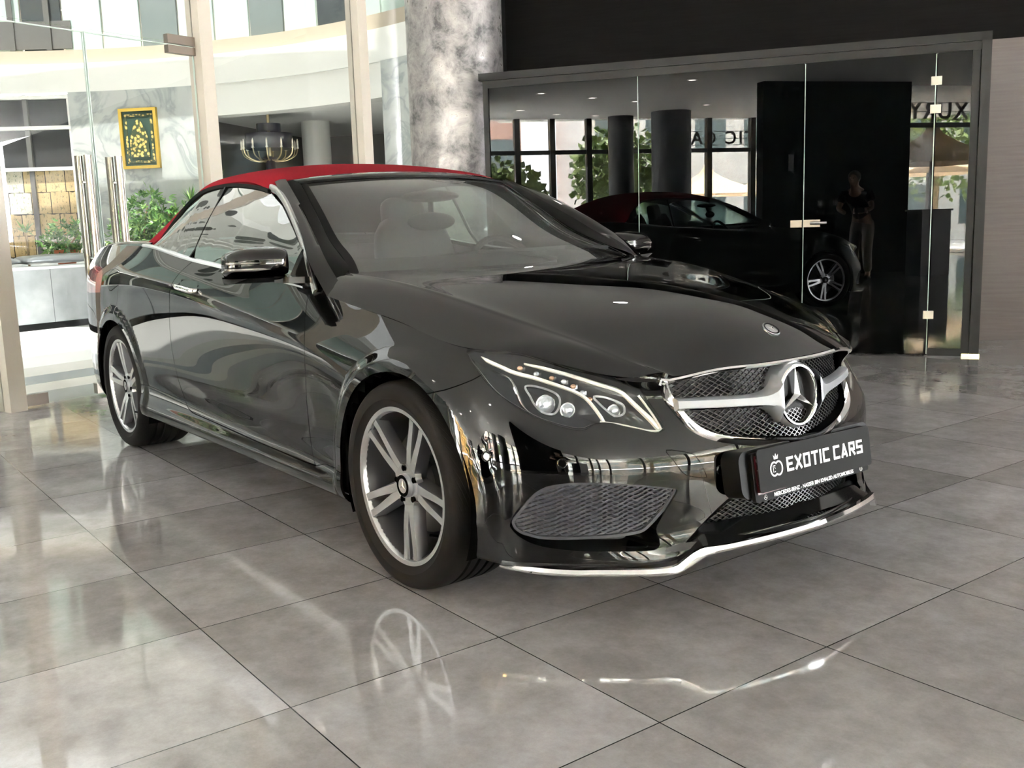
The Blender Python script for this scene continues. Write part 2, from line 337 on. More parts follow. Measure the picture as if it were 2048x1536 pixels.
UV = {
 'lamp_low': [(4.733,10.8),(4.764,10.43),(4.819,9.86),(4.863,9.35),(4.909,8.94),(4.954,8.5),(4.996,8.19),(5.032,7.98),(5.067,7.82),(5.102,7.69),(5.132,7.62),(5.16,7.71),(5.182,8),(5.206,8.11),(5.234,8.09),(5.258,7.96),(5.299,7.76),(5.343,7.51),(5.367,7.45),(5.383,7.59),(5.383,7.92),(5.37,8.67),(5.348,9.59),(5.334,10.36)],
 'led1': [(4.788,10.76),(4.822,10.61),(4.874,10.46),(4.93,10.32),(5.006,10.25),(5.077,10.1),(5.129,9.92),(5.165,9.63),(5.189,9.13),(5.205,8.62),(5.214,8.25)],
 'led2': [(4.96,10.7),(5.045,10.7),(5.122,10.64),(5.197,10.43),(5.271,10.07),(5.31,9.44),(5.341,8.7),(5.365,8.02),(5.376,7.67)],
 'fang': [(4.846,10.26),(4.893,10.15),(4.921,10),(4.942,9.6),(4.963,8.97),(4.984,8.52),(5.014,8.24),(5.049,8.02)],
 'bulbs': [(4.945,10.53),(5.005,10.44),(5.057,10.38),(5.096,10.32),(5.126,10.17),(5.155,9.92),(5.176,9.62)],
 'proj': [(5.042,9.15),(5.11,8.99),(5.254,9.16)],
 'frame1': [(4.972,9.85),(5.015,9.92),(5.065,9.77),(5.084,9.49),(5.082,9),(5.067,8.55),(5.034,8.55),(5.008,8.95),(4.991,9.4)],
 'frame2': [(5.19,9.78),(5.228,9.77),(5.274,9.48),(5.281,9.13),(5.273,8.82),(5.248,8.73),(5.225,9.1),(5.205,9.45)],
 'fog_open': [(4.941,3.15),(4.945,2.98),(4.962,2.69),(4.994,2.41),(5.021,2.28),(5.053,2.18),(5.096,2.1),(5.141,2.03),(5.207,1.97),(5.26,1.92),(5.314,1.86),(5.341,1.88),(5.353,2.07),(5.35,2.41),(5.344,2.78),(5.366,3.43),(5.388,3.97),(5.403,4.34),(5.4,4.47),(5.372,4.58),(5.317,4.74),(5.263,4.87),(5.196,4.98),(5.132,5.02),(5.09,4.97),(5.048,4.84),(5.013,4.54),(4.986,4.16),(4.96,3.73),(4.948,3.42)],
 'fog_mesh': [(4.949,3.25),(4.956,3.43),(4.971,3.7),(4.991,4.08),(5.013,4.42),(5.035,4.65),(5.059,4.8),(5.093,4.93),(5.131,4.97),(5.196,4.94),(5.263,4.85),(5.33,4.69),(5.394,4.51),(5.402,4.43),(5.4,4.28),(5.372,3.69),(5.35,3.32),(5.33,2.99),(5.311,2.75),(5.289,2.66),(5.248,2.61),(5.208,2.59),(5.155,2.58),(5.102,2.57),(5.062,2.58),(5.022,2.61),(4.995,2.7),(4.973,2.79),(4.957,2.95),(4.951,3.1)],
 'grille': [(5.414,11),(5.412,10.81),(5.415,10.05),(5.426,9.44),(5.441,8.79),(5.459,8.12),(5.486,7.53),(5.521,7.15),(5.564,6.88),(5.616,6.66),(5.679,6.4),(5.747,6.14),(5.804,5.94),(5.844,5.81)],
 'tow': [(5.378,6.46),(5.441,6.19),(5.463,5.89),(5.488,4.95),(5.484,4.81),(5.449,4.93),(5.422,5.14),(5.394,5.88)],
 'seam_bf': [(4.673,8.23),(4.72,8.64),(4.757,9.1),(4.795,9.55),(4.82,9.89)],
 'doorF': [(3.827,10.95),(3.832,10.39),(3.845,9.75),(3.871,9),(3.884,8.02),(3.872,6.9),(3.858,6.11),(3.863,5.14),(3.871,3.85),(3.895,3.09),(3.911,2.91)],
 'doorB': [(2.686,11),(2.626,10.26),(2.594,9.59),(2.569,8.76),(2.556,7.93),(2.542,7.42),(2.52,6.75),(2.518,6.07),(2.545,5.21),(2.565,4.52),(2.609,3.78)],
 'doorBot': [(2.609,3.78),(2.64,3.43),(2.698,3.22),(2.788,3.19),(3.083,3.13),(3.356,3.01),(3.608,2.94),(3.781,2.85),(3.911,2.91)],
 'skirtR': [(2.14,3.72),(2.288,3.73),(2.447,3.73),(2.609,3.78)],
 'skirtF': [(3.896,3.31),(3.979,3.28),(4.094,3.31),(4.173,3.21)],
 'handle': [(2.656,8.4),(2.661,9.08),(2.679,9.61),(2.733,9.83),(2.805,9.74),(2.86,9.36),(2.871,8.73),(2.834,8.34),(2.762,8.27),(2.687,8.28)],
 'fuel': [(1.654,8.35),(1.7,9.02),(1.761,9.32),(1.856,9),(1.867,8.1),(1.79,7.79),(1.698,7.61),(1.661,7.86)],
 'sensors': [(4.881,5.89),(5.091,5.89),(5.533,5.08)],
}
# ================================================================ the place
A0 = np.array([-4.452, -1.10]); DF = np.array([-.29046, .95689]); NF = np.array([-.95689, -.29046])
def F(s, d, z=0.0): q = A0+s*DF+d*NF; return (q[0], q[1], z)
aF = math.atan2(DF[1], DF[0])
def struct(mb, name, m, **k): o = mb.build(name, m, None, **k); o['kind'] = 'structure'; return o
# ---- materials of the place
TILE = mat('floor_tile', (.15, .145, .14), .10, ior=1.85); t, b = nodes(TILE)
tc = N(t, 'ShaderNodeNewGeometry'); mp = N(t, 'ShaderNodeMapping'); mp.vector_type = 'TEXTURE'; mp.inputs['Location'].default_value = (-2.53446+.0005, -1.44087, 0); mp.inputs['Rotation'].default_value = (0, 0, -.01232); mp.inputs['Scale'].default_value = (.60311,)*3; L(t, tc.outputs['Position'], mp.inputs[0])
fr_ = N(t, 'ShaderNodeVectorMath'); fr_.operation = 'FRACTION'; L(t, mp.outputs[0], fr_.inputs[0]); fl_ = N(t, 'ShaderNodeVectorMath'); fl_.operation = 'FLOOR'; L(t, mp.outputs[0], fl_.inputs[0])
sb = N(t, 'ShaderNodeVectorMath'); sb.operation = 'SUBTRACT'; sb.inputs[1].default_value = (.5, .5, .5); L(t, fr_.outputs[0], sb.inputs[0]); av = N(t, 'ShaderNodeVectorMath'); av.operation = 'ABSOLUTE'; L(t, sb.outputs[0], av.inputs[0])
sp_ = N(t, 'ShaderNodeSeparateXYZ'); L(t, av.outputs[0], sp_.inputs[0]); mx_ = N(t, 'ShaderNodeMath'); mx_.operation = 'MAXIMUM'; L(t, sp_.outputs[0], mx_.inputs[0]); L(t, sp_.outputs[1], mx_.inputs[1])
jt = N(t, 'ShaderNodeMath'); jt.operation = 'GREATER_THAN'; jt.inputs[1].default_value = .4972; L(t, mx_.outputs[0], jt.inputs[0])
wn = N(t, 'ShaderNodeTexWhiteNoise'); wn.noise_dimensions = '2D'; L(t, fl_.outputs[0], wn.inputs['Vector'])
mo = N(t, 'ShaderNodeVectorMath'); mo.operation = 'MULTIPLY_ADD'; mo.inputs[1].default_value = (7, 7, 7); L(t, wn.outputs['Color'], mo.inputs[0]); L(t, tc.outputs['Position'], mo.inputs[2])
n1_ = N(t, 'ShaderNodeTexNoise'); n1_.inputs['Scale'].default_value = 5.5; n1_.inputs['Detail'].default_value = 12; n1_.inputs['Roughness'].default_value = .80; L(t, mo.outputs[0], n1_.inputs['Vector'])
n2_ = N(t, 'ShaderNodeTexNoise'); n2_.inputs['Scale'].default_value = 1.3; n2_.inputs['Detail'].default_value = 4; L(t, mo.outputs[0], n2_.inputs['Vector'])
rp = ramp(t, [(.30, (.235, .222, .214)), (.50, (.325, .313, .306)), (.72, (.43, .42, .418))]); L(t, n1_.outputs[0], rp.inputs[0])
mc = N(t, 'ShaderNodeMixRGB'); mc.blend_type = 'MULTIPLY'; mc.inputs[0].default_value = .55; L(t, rp.outputs[0], mc.inputs[1]); r2 = ramp(t, [(.3, (.74, .72, .70)), (.7, (1.18, 1.18, 1.24))]); L(t, n2_.outputs[0], r2.inputs[0]); L(t, r2.outputs[0], mc.inputs[2])
r3 = ramp(t, [(0, (.86, .85, .84)), (1, (1.12, 1.12, 1.14))]); L(t, wn.outputs['Value'], r3.inputs[0]); m5 = N(t, 'ShaderNodeMixRGB'); m5.blend_type = 'MULTIPLY'; m5.inputs[0].default_value = 1; L(t, mc.outputs[0], m5.inputs[1]); L(t, r3.outputs[0], m5.inputs[2])
mj = N(t, 'ShaderNodeMixRGB'); L(t, jt.outputs[0], mj.inputs[0]); L(t, m5.outputs[0], mj.inputs[1]); mj.inputs[2].default_value = (.025, .022, .02, 1); L(t, mj.outputs[0], b.inputs['Base Color'])
rr = ramp(t, [(.35, (.035,)*3), (.70, (.09,)*3)]); L(t, n1_.outputs[0], rr.inputs[0]); L(t, rr.outputs[0], b.inputs['Roughness'])
ns = N(t, 'ShaderNodeTexNoise'); ns.inputs['Scale'].default_value = 26; ns.inputs['Detail'].default_value = 3; L(t, tc.outputs['Position'], ns.inputs['Vector'])
sj = N(t, 'ShaderNodeMath'); sj.operation = 'SUBTRACT'; L(t, ns.outputs[0], sj.inputs[0]); L(t, jt.outputs[0], sj.inputs[1]); bump(t, b, sj.outputs[0], .05, .002)
WALLW = mat('white_plaster', (.72, .72, .69), .6); CEILM = mat('ceiling_white', (.86, .85, .82), .7); CREAM = mat('cream_frame', (.52, .47, .40), .42)
BLACKW = mat('dark_wall_fabric', (.010, .009, .009), .8, spec=.1); t, b = nodes(BLACKW); nz = N(t, 'ShaderNodeTexNoise'); nz.inputs['Scale'].default_value = 3; mp = N(t, 'ShaderNodeMapping'); mp.inputs['Scale'].default_value = (1, 1, 22); g = N(t, 'ShaderNodeNewGeometry'); L(t, g.outputs['Position'], mp.inputs[0]); L(t, mp.outputs[0], nz.inputs['Vector']); r = ramp(t, [(.3, (.0040, .0036, .0036)), (.7, (.0070, .0064, .0064))]); L(t, nz.outputs[0], r.inputs[0]); L(t, r.outputs[0], b.inputs['Base Color'])
TAUPE = mat('taupe_wall', (.16, .135, .13), .6); t, b = nodes(TAUPE); nz = N(t, 'ShaderNodeTexNoise'); nz.inputs['Scale'].default_value = 3; mp = N(t, 'ShaderNodeMapping'); mp.inputs['Scale'].default_value = (1, 1, 22); g = N(t, 'ShaderNodeNewGeometry'); L(t, g.outputs['Position'], mp.inputs[0]); L(t, mp.outputs[0], nz.inputs['Vector']); r = ramp(t, [(.3, (.135, .112, .106)), (.7, (.160, .136, .130))]); L(t, nz.outputs[0], r.inputs[0]); L(t, r.outputs[0], b.inputs['Base Color'])
GREYF = mat('grey_frame', (.019, .018, .0175), .5, .2, spec=.3)
DGLASS = mat('smoked_glass', (.0015, .0018, .002), .0, spec=.5, ior=1.37)
CLEAR = glass('clear_glass', (.965, .975, .97), 1.42, 0, 1.15)
MARB = mat('white_marble', (.66, .68, .66), .22); t, b = nodes(MARB); g = N(t, 'ShaderNodeNewGeometry'); nz = N(t, 'ShaderNodeTexNoise'); nz.inputs['Scale'].default_value = 1.6; nz.inputs['Detail'].default_value = 8; nz.inputs['Distortion'].default_value = 1.6; L(t, g.outputs['Position'], nz.inputs['Vector']); r = ramp(t, [(.38, (.46, .475, .465)), (.5, (.41, .43, .42)), (.56, (.30, .33, .33)), (.62, (.45, .465, .455))]); L(t, nz.outputs[0], r.inputs[0]); L(t, r.outputs[0], b.inputs['Base Color'])
STONE = mat('tan_stone', (.42, .36, .28), .45)
COLM = mat('silver_stucco', (.5, .47, .46), .32, .55); t, b = nodes(COLM); tc = N(t, 'ShaderNodeTexCoord'); nz = N(t, 'ShaderNodeTexNoise'); nz.inputs['Scale'].default_value = 5; nz.inputs['Detail'].default_value = 12; nz.inputs['Roughness'].default_value = .72; nz.inputs['Distortion'].default_value = .35; L(t, tc.outputs['Object'], nz.inputs['Vector'])
r = ramp(t, [(.36, (.10, .097, .10)), (.46, (.24, .228, .23)), (.60, (.37, .345, .34)), (.75, (.46, .425, .41))]); L(t, nz.outputs[0], r.inputs[0]); L(t, r.outputs[0], b.inputs['Base Color']); bump(t, b, nz.outputs[0], .5, .01)
r = ramp(t, [(.4, (.55,)*3), (.65, (.25,)*3)]); L(t, nz.outputs[0], r.inputs[0]); L(t, r.outputs[0], b.inputs['Roughness'])
CANOPY = mat('canopy_painted_ovals', (.85, .85, .84), .35); t, b = nodes(CANOPY); g = N(t, 'ShaderNodeNewGeometry'); mp = N(t, 'ShaderNodeMapping'); mp.inputs['Scale'].default_value = (1.0, 1.5, 1); mp.inputs['Rotation'].default_value = (0, 0, .5); L(t, g.outputs['Position'], mp.inputs[0]); vo = N(t, 'ShaderNodeTexVoronoi'); vo.inputs['Scale'].default_value = 1.7; vo.inputs['Randomness'].default_value = .75; L(t, mp.outputs[0], vo.inputs['Vector'])
sz = N(t, 'ShaderNodeSeparateColor'); L(t, vo.outputs['Color'], sz.inputs[0]); mr = N(t, 'ShaderNodeMapRange'); mr.inputs['To Min'].default_value = .20; mr.inputs['To Max'].default_value = .50; L(t, sz.outputs[0], mr.inputs[0]); lt = N(t, 'ShaderNodeMath'); lt.operation = 'LESS_THAN'; L(t, vo.outputs['Distance'], lt.inputs[0]); L(t, mr.outputs[0], lt.inputs[1])
mxx = N(t, 'ShaderNodeMixRGB'); L(t, lt.outputs[0], mxx.inputs[0]); mxx.inputs[1].default_value = (.85, .85, .84, 1); mxx.inputs[2].default_value = (.06, .065, .065, 1); L(t, mxx.outputs[0], b.inputs['Base Color'])  # oval openings painted dark for the dim space above the canopy
GREENG = [mat('curtain_glass_pale', (.42, .52, .48), .06), mat('curtain_glass_grey', (.16, .19, .19), .05), mat('curtain_glass_dark', (.05, .06, .065), .05)]
# ---- floors
mb = MB(); P_ = [F(-10, .05), F(6.4, .05), (9.5, 12, 0), (9.5, -10.6, 0)]; mb.add([P_[0], P_[3], P_[2], P_[1]], [(0, 1, 2, 3)]); mb.add([(x, y, -.1) for x, y, z in [P_[0], P_[3], P_[2], P_[1]]], [(3, 2, 1, 0)]); struct(mb, 'floor', TILE, smooth=False, fix=False)
OUTW = mat('outdoor_white_paving', (.82, .82, .80), .25); OUTC = mat('outdoor_cream_paving', (.62, .60, .54), .25); OUTG = mat('outdoor_grey_paving', (.30, .32, .32), .18); OUTD = mat('outdoor_dark_paving', (.17, .20, .21), .18)
for i, (d0, d1, m) in enumerate(((.05, .58, OUTG), (.58, .98, OUTC), (.98, 1.42, OUTD), (1.42, 1.95, OUTC), (1.95, 14, OUTW))):
    mb = MB(); mb.add([F(-11, d0, 0), F(-11, d1, 0), F(9, d1, 0), F(9, d0, 0)], [(0, 3, 2, 1)]); mb.add([F(-11, d0, -.1), F(-11, d1, -.1), F(9, d1, -.1), F(9, d0, -.1)], [(0, 1, 2, 3)]); struct(mb, 'floor_outdoor', m, smooth=False, fix=False)
GRND = mat('street_paving', (.68, .665, .65), .6); mb = MB(); mb.box((-5, -30.2, -.06), (60, 39.2, .1)); struct(mb, 'floor_street', GRND, smooth=False)
mb = MB(); mb.box((30.1, -5, -.08), (41, 60, .1)); struct(mb, 'floor_street', GRND, smooth=False)
# ---- glazed front of the showroom
HT = 3.3
def fbox(mb, s0, s1, d0, d1, z0, z1):
    V = [F(s, d, z) for s in (s0, s1) for d in (d0, d1) for z in (z0, z1)]; mb.add(V, [(0,1,3,2),(4,6,7,5),(0,4,5,1),(2,3,7,6),(0,2,6,4),(1,5,7,3)])
for s_ in (-9.9, -8.25, -6.6, -4.95, -3.3, -1.65, .0, 1.69, 3.36, 5.05, 5.70):
    mb = MB(); w_ = .055 if s_ != 5.70 else .07; fbox(mb, s_-w_, s_+w_, -.085, .06, 0, HT+.2); o = struct(mb, 'trim_mullion', CREAM, smooth=False)
mb = MB(); fbox(mb, 5.05, 5.75, -.07, .05, 2.94, 3.05); struct(mb, 'trim_transom', CREAM, smooth=False)
for k, (a, b2) in enumerate(((-9.85, -8.3), (-8.2, -6.65), (-6.55, -5.0), (-4.9, -3.35), (-3.25, -1.7), (-1.6, -.055), (1.745, 3.305), (3.415, 4.995), (5.105, 5.65))):
    mb = MB(); fbox(mb, a, b2, -.006, .006, .0, HT); struct(mb, 'window_%d' % (k+1), CLEAR, smooth=False)
mb = MB(); fbox(mb, .055, 1.635, -.006, .006, 2.465, HT); struct(mb, 'window_10', CLEAR, smooth=False)
EDGEG = mat('glass_edge', (.55, .66, .60), .15); BRUSH = mat('brushed_steel', (.34, .31, .27), .30, 1); BRONZE = mat('patch_fitting', (.20, .165, .135), .35, .7)
for nm, s0, s1, sh_, lb in (('glass_door', .062, .748, .665, 'left leaf of the frameless glass double doors at the left edge'), ('glass_door', .756, 1.628, .895, 'right leaf of the frameless glass double doors, hinged beside the cream mullion')):
    t_ = empty(nm, F((s0+s1)/2, 0), aF, lb, 'door'); inv = Matrix.Translation(-Vector(F((s0+s1)/2, 0))); 
    def loc(o):
        o.parent = t_; o.matrix_parent_inverse = (Matrix.Translation(Vector(F((s0+s1)/2, 0))) @ Matrix.Rotation(aF, 4, 'Z')).inverted(); return o
    mb = MB(); fbox(mb, s0, s1, -.006, .006, .015, 2.445); loc(mb.build('pane', CLEAR, smooth=False))
    for (a, b2, z0, z1) in ((s0, s0+.006, .015, 2.445), (s1-.006, s1, .015, 2.445), (s0, s1, 2.440, 2.448)): mb = MB(); fbox(mb, a, b2, -.0065, .0065, z0, z1); loc(mb.build('pane_edge', EDGEG, smooth=False))
    for dd, sgn in ((-.055, 1), (.055, -1)):
        mb = MB(); mb.tube([F(sh_, dd, .78), F(sh_, dd, 1.635)], .0265, 20); h_ = loc(mb.build('pull_handle', BRUSH, ang=50))
        for zz in (.95, 1.46): mb = MB(); mb.tube([F(sh_, dd, zz), F(sh_, 0, zz)], .010, 8); loc(mb.build('handle_stud', CHROME))
    if s0 < .5:
        mb = MB(); fbox(mb, .062, .235, -.022, .022, .012, .085); loc(mb.build('patch_fitting', BRONZE, smooth=False)); mb = MB(); fbox(mb, .59, .72, -.022, .022, .02, .09); loc(mb.build('floor_lock', BRUSH, smooth=False))
    else:
        mb = MB(); fbox(mb, 1.40, 1.64, -.024, .024, 2.385, 2.440); loc(mb.build('patch_fitting', BRONZE, smooth=False)); mb = MB(); fbox(mb, 1.40, 1.64, -.022, .022, .012, .085); loc(mb.build('patch_fitting', BRONZE, smooth=False))
mb = MB(); fbox(mb, 1.40, 1.64, -.024, .024, 2.452, 2.515); tag(mb.build('overpanel_fitting', BRONZE, smooth=False), 'brown metal patch fitting on the glass panel above the right door leaf', 'fitting')
# ---- stucco column beside the partition
def column(x, y, r_, z0, z1, m, lb, name='column', grp=None):
    mb = MB(); prof = [(0, 0), (r_, 0), (r_, z1-z0), (0, z1-z0)]; mb.lathe(prof, (0, 0, 0), 'z', 64); o = mb.build(name, m, None, ang=40); o.location = (x, y, z0); return tag(o, lb, 'column', grp)
column(-5.0, 2.86, .425, 0, HT, COLM, 'big round column in mottled silver stucco behind the roof of the car')
# ---- partition of smoked glass on the right
PA = np.array([-1.216, 4.872]); PD = np.array([-.83485, -.55048]); PN = np.array([.55048, -.83485])
def Pp(s, d, z=0.): q = PA+s*PD+d*PN; return (q[0], q[1], z)   # d>0 towards the room
def pbox(mb, s0, s1, d0, d1, z0, z1):
    V = [Pp(s, d, z) for s in (s0, s1) for d in (d0, d1) for z in (z0, z1)]; mb.add(V, [(0,1,3,2),(4,6,7,5),(0,4,5,1),(2,3,7,6),(0,2,6,4),(1,5,7,3)])
aP = math.atan2(PD[1], PD[0]); EP = 3.86
mb = MB(); pbox(mb, -.02, EP+.03, -.09, .03, 2.275, 2.335); pbox(mb, .0, EP, -.06, .015, 2.215, 2.272); struct(mb, 'trim_partition_head', GREYF, smooth=False)
mb = MB(); pbox(mb, -.02, .045, -.09, .03, 0.02, 2.30); pbox(mb, .05, .10, -.05, .012, .02, 2.22); struct(mb, 'trim_partition_post', GREYF, smooth=False)
mb = MB(); pbox(mb, EP-.045, EP, -.06, .015, 0, 2.22); struct(mb, 'trim_partition_end', GREYF, smooth=False)
mb = MB(); pbox(mb, -.025, .10, -.03, .035, 0, .02); tag(mb.build('post_shoe', mat('brass_shoe', (.75, .68, .42), .25, .9), smooth=False), 'small brass coloured foot plate under the partition corner post', 'fitting')
mb = MB(); pbox(mb, .10, .333, -.05, .012, .0, .055); struct(mb, 'trim_partition_plinth', GREYF, smooth=False)
for k, (a, b2, tilt) in enumerate(((.10, .330, 0), (.338, 1.257, .0), (1.263, 2.540, 0), (2.546, EP-.045, 0))):
    z0 = .055 if k == 0 else .012
    mb = MB(); pbox(mb, a, b2, -.012, .0, z0, 2.215)
    if k == 1:
        ctr_ = Pp((a+b2)/2, 0); GD = empty('office_door', ctr_, aP, 'smoked glass door of the dark partition with a steel lever lock', 'door')
        def locd(o): o.parent = GD; o.matrix_parent_inverse = (Matrix.Translation(Vector(ctr_)) @ Matrix.Rotation(aP, 4, 'Z')).inverted(); return o
        locd(mb.build('pane', DGLASS, smooth=False))
        for (c, d) in ((a, a+.006), (b2-.005, b2)): e_ = MB(); pbox(e_, c, d, -.013, .0015, z0, 2.21); locd(e_.build('pane_edge', EDGEG, smooth=False))
        e_ = MB(); pbox(e_, 1.13, 1.255, .001, .022, .99, 1.045); locd(e_.build('lock_case', BRUSH, smooth=False)); e_ = MB(); e_.tube([Pp(1.20, .022, 1.02), Pp(1.20, .055, 1.02), Pp(1.08, .055, 1.02)], .011, 8); locd(e_.build('lever', CHROME))
        for zz in (2.02, 1.82, .31): e_ = MB(); pbox(e_, .300, .372, .001, .014, zz-.03, zz+.03); locd(e_.build('hinge', BRUSH, smooth=False))
    else: struct(mb, 'window_%d' % (20+k), DGLASS, smooth=False)
e_ = MB(); pbox(e_, 1.265, 1.35, .001, .022, .99, 1.045); tag(e_.build('lock_keeper', BRUSH, smooth=False), 'steel lock keeper on the fixed glass left of the partition door', 'fitting')
mb = MB(); pbox(mb, 2.541, 2.545, -.012, .003, .012, 2.215); struct(mb, 'trim_glass_joint', EDGEG, smooth=False)
mb = MB(); pbox(mb, .05, EP, -.5, -.48, 0, 2.25); pbox(mb, .0, EP, -.9, -.09, 2.24, 2.27); struct(mb, 'wall_dark_backing', DARK, smooth=False)  # dark backing added to black out the space behind the glass
# ---- wall behind the partition: dark above, taupe below
wb = -.975
mb = MB(); pbox(mb, -14, 4.22, wb-.2, wb, 2.42, HT); struct(mb, 'wall_upper', BLACKW, smooth=False)
mb = MB(); pbox(mb, 3.98, 4.22, wb-.2, wb+.12, 0, HT); struct(mb, 'wall_return', BLACKW, smooth=False)
mb = MB(); pbox(mb, -14, 4.22, wb-.2, wb-.004, 0, 2.42); struct(mb, 'wall_lower', TAUPE, smooth=False)
# ---- ceiling with its downlights
mb = MB(); mb.add([F(-10, -.02, HT), F(6.6, -.02, HT), (10, 13, HT), (10, -10.7, HT)], [(0, 1, 2, 3)]); mb.add([F(-10, -.02, HT+.3), F(6.6, -.02, HT+.3), (10, 13, HT+.3), (10, -10.7, HT+.3)], [(3, 2, 1, 0)]); struct(mb, 'ceiling', CEILM, smooth=False, fix=False)
LAMPE = mat('lamp_glow', (1, 1, 1), .5, emit=(1, .93, .82), estr=22)
LPOS = [(-1.36,-6.08),(-.21,-6.7),(.85,-7.24),(2.6,-7.8),(-1.05,-8.67),(-.05,-9.43),(.89,-9.7),(.73,-4.39),(-1.8,-3.6),(-.6,-1.6),(1.4,-1.2),(3.4,.2),(1.6,1.6),(-.4,1.3),(-2.4,.6),(-2.2,2.3)][:10]+[(-2.2,2.3),(-4.0,-1.2)]
dl = None
for x, y in LPOS:
    if dl is None:
        dl = empty('downlight', (x, y, HT)); mb = MB(); mb.lathe([(.062, -.004), (.085, -.006), (.088, 0)], (0, 0, 0), 'z', 32); mb.build('trim_ring', WALLW, dl); mb = MB(); mb.lathe([(0, -.003), (.062, -.003)], (0, 0, 0), 'z', 24); mb.build('lamp_disc', LAMPE, dl); o = dl
    else: o = copy_tree(dl); o.location = (x, y, HT)
    tag(o, 'round recessed downlight glowing in the showroom ceiling', 'light', 'recessed ceiling downlights')
# ---- rear and right walls of the showroom (seen mirrored in the glass and the paint)
DKFR = mat('dark_window_frame', (.10, .10, .095), .5)
xs_ = [-1.55, -.7, .1, .95, 1.8, 2.75, 3.85, 4.95, 6.1, 7.3, 8.6]
for i, x in enumerate(xs_): mb = MB(); mb.box((x, -10.35, HT/2), (.12, .16, HT)); struct(mb, 'trim_rear_mullion', DKFR, smooth=False)
mb = MB(); mb.box((3.6, -10.35, 2.58), (10.4, .10, .09)); mb.box((3.6, -10.35, .04), (10.4, .14, .08)); struct(mb, 'trim_rear_transom', DKFR, smooth=False)
mb = MB(); mb.box((3.6, -10.36, HT/2), (10.4, .012, HT)); struct(mb, 'window_30', CLEAR, smooth=False)
mb = MB(); mb.box((3.5, -4.6, HT/2), (2.86, .22, HT)); struct(mb, 'wall_black_pier', mat('pier_black', (.003, .003, .003), .6, spec=.05), smooth=False)
for x in (3.18, 3.48, 3.78): mb = MB(); mb.box((x, -4.485, 1.25), (.115, .012, .085)); mb.box((x, -4.478, 1.25), (.07, .006, .05)); tag(mb.build('socket', mat('socket_grey', (.12, .12, .12), .4), smooth=False), 'grey wall socket in the row of three on the black pier', 'socket', 'wall sockets on the black pier')
mb = MB(); mb.box((2.60, -4.485, 1.95), (.10, .004, .28)); tag(mb.build('notice', mat('paper_grey', (.25, .25, .25), .6), smooth=False), 'narrow paper notice stuck on the black pier', 'notice')
for i, x in enumerate((4.99, 5.05, 6.7, 8.3, 9.4)): mb = MB(); mb.box((x, -4.95, HT/2), (.10, .14, HT)); struct(mb, 'trim_side_mullion', DKFR, smooth=False)
mb = MB(); mb.box((7.2, -4.95, 2.60), (4.5, .08, .08)); struct(mb, 'trim_side_transom', DKFR, smooth=False)
mb = MB(); mb.box((7.2, -4.96, HT/2), (4.5, .012, HT)); struct(mb, 'window_31', CLEAR, smooth=False)
mb = MB(); mb.box((5.0, -7.65, HT/2), (.012, 5.3, HT)); struct(mb, 'window_33', CLEAR, smooth=False)  # glazed instead of solid to let more daylight in
mb = MB(); mb.box((9.5, 3.5, HT/2), (.012, 17, HT)); struct(mb, 'window_32', CLEAR, smooth=False)  # whole right side glazed to bring more daylight into the room
for y in (-4.2, -2.2, -.5, 1.2, 2.8, 4.6, 6.4, 8.2, 10.0): mb = MB(); mb.box((9.5, y, HT/2), (.14, .1, HT)); struct(mb, 'trim_right_mullion', DKFR, smooth=False)
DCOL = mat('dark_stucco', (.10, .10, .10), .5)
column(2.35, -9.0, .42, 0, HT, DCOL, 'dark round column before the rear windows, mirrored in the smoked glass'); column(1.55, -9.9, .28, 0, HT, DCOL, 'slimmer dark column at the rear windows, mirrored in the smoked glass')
# sign letters standing on rails in front of the upper panes, facing the street
SGN = mat('sign_black', (.01, .01, .01), .5)
def sign(word, size, xc, yc, zc, lb):
    t_ = empty('window_sign', (xc, yc, 0), 0, lb, 'sign')
    V, F_ = text_mesh(word, size, .012, 1.25, .006); 
    mb = MB(); mb.add([(-a, c, b2+zc) for a, b2, c in V], F_); mb.build('sign_lettering', SGN, t_, smooth=False, fix=False)
    w_ = max(abs(v[0]) for v in V)+.3
    for zz in (zc-.15, zc+.0, zc+.16): mb = MB(); mb.box((0, 0, zz), (2*w_, .015, .012)); mb.build('sign_rail', SGN, t_, smooth=False)
sign('EXOTIC CARS', .42, 4.55, -10.55, 2.86, 'black EXOTIC CARS letters on rails outside the rear windows'); sign('LUXURY', .42, 6.3, -5.15, 2.86, 'black LUXURY letters on rails outside the side window')
# ================================================================ the round atrium outside the glazed front
SCn, DCn, RA = -.86, 3.08, 7.07
def Cc(th, r_, z=0.): return F(SCn+r_*sin(th), DCn+r_*cos(th), z)
def arcwall(name, a0, a1, r_, z0, z1, m, th=.12, n=None, kind='structure', depth_out=True):
    n = n or max(2, int(abs(a1-a0)/2)+1); A_ = np.radians(np.linspace(a0, a1, n+1)); V = []
    for a in A_: V += [Cc(a, r_, z0), Cc(a, r_, z1), Cc(a, r_+th, z1), Cc(a, r_+th, z0)]
    F_ = [(i*4+j, i*4+(j+1) % 4, (i+1)*4+(j+1) % 4, (i+1)*4+j) for i in range(n) for j in range(4)]+[(0, 3, 2, 1), (n*4, n*4+1, n*4+2, n*4+3)]
    mb = MB(); mb.add(V, F_); o = mb.build(name, m, None, ang=30); 
    if kind: o['kind'] = kind
    return o
arcwall('trim_balcony_fascia', -115, 115, RA, 3.10, 3.49, WALLW, .25); arcwall('trim_balcony_stone', -115, 115, RA+.06, 3.49, 3.68, STONE, .25)
arcwall('trim_lobby_lintel', 71.6, 96, RA+.05, 2.68, 3.10, WALLW, .3)
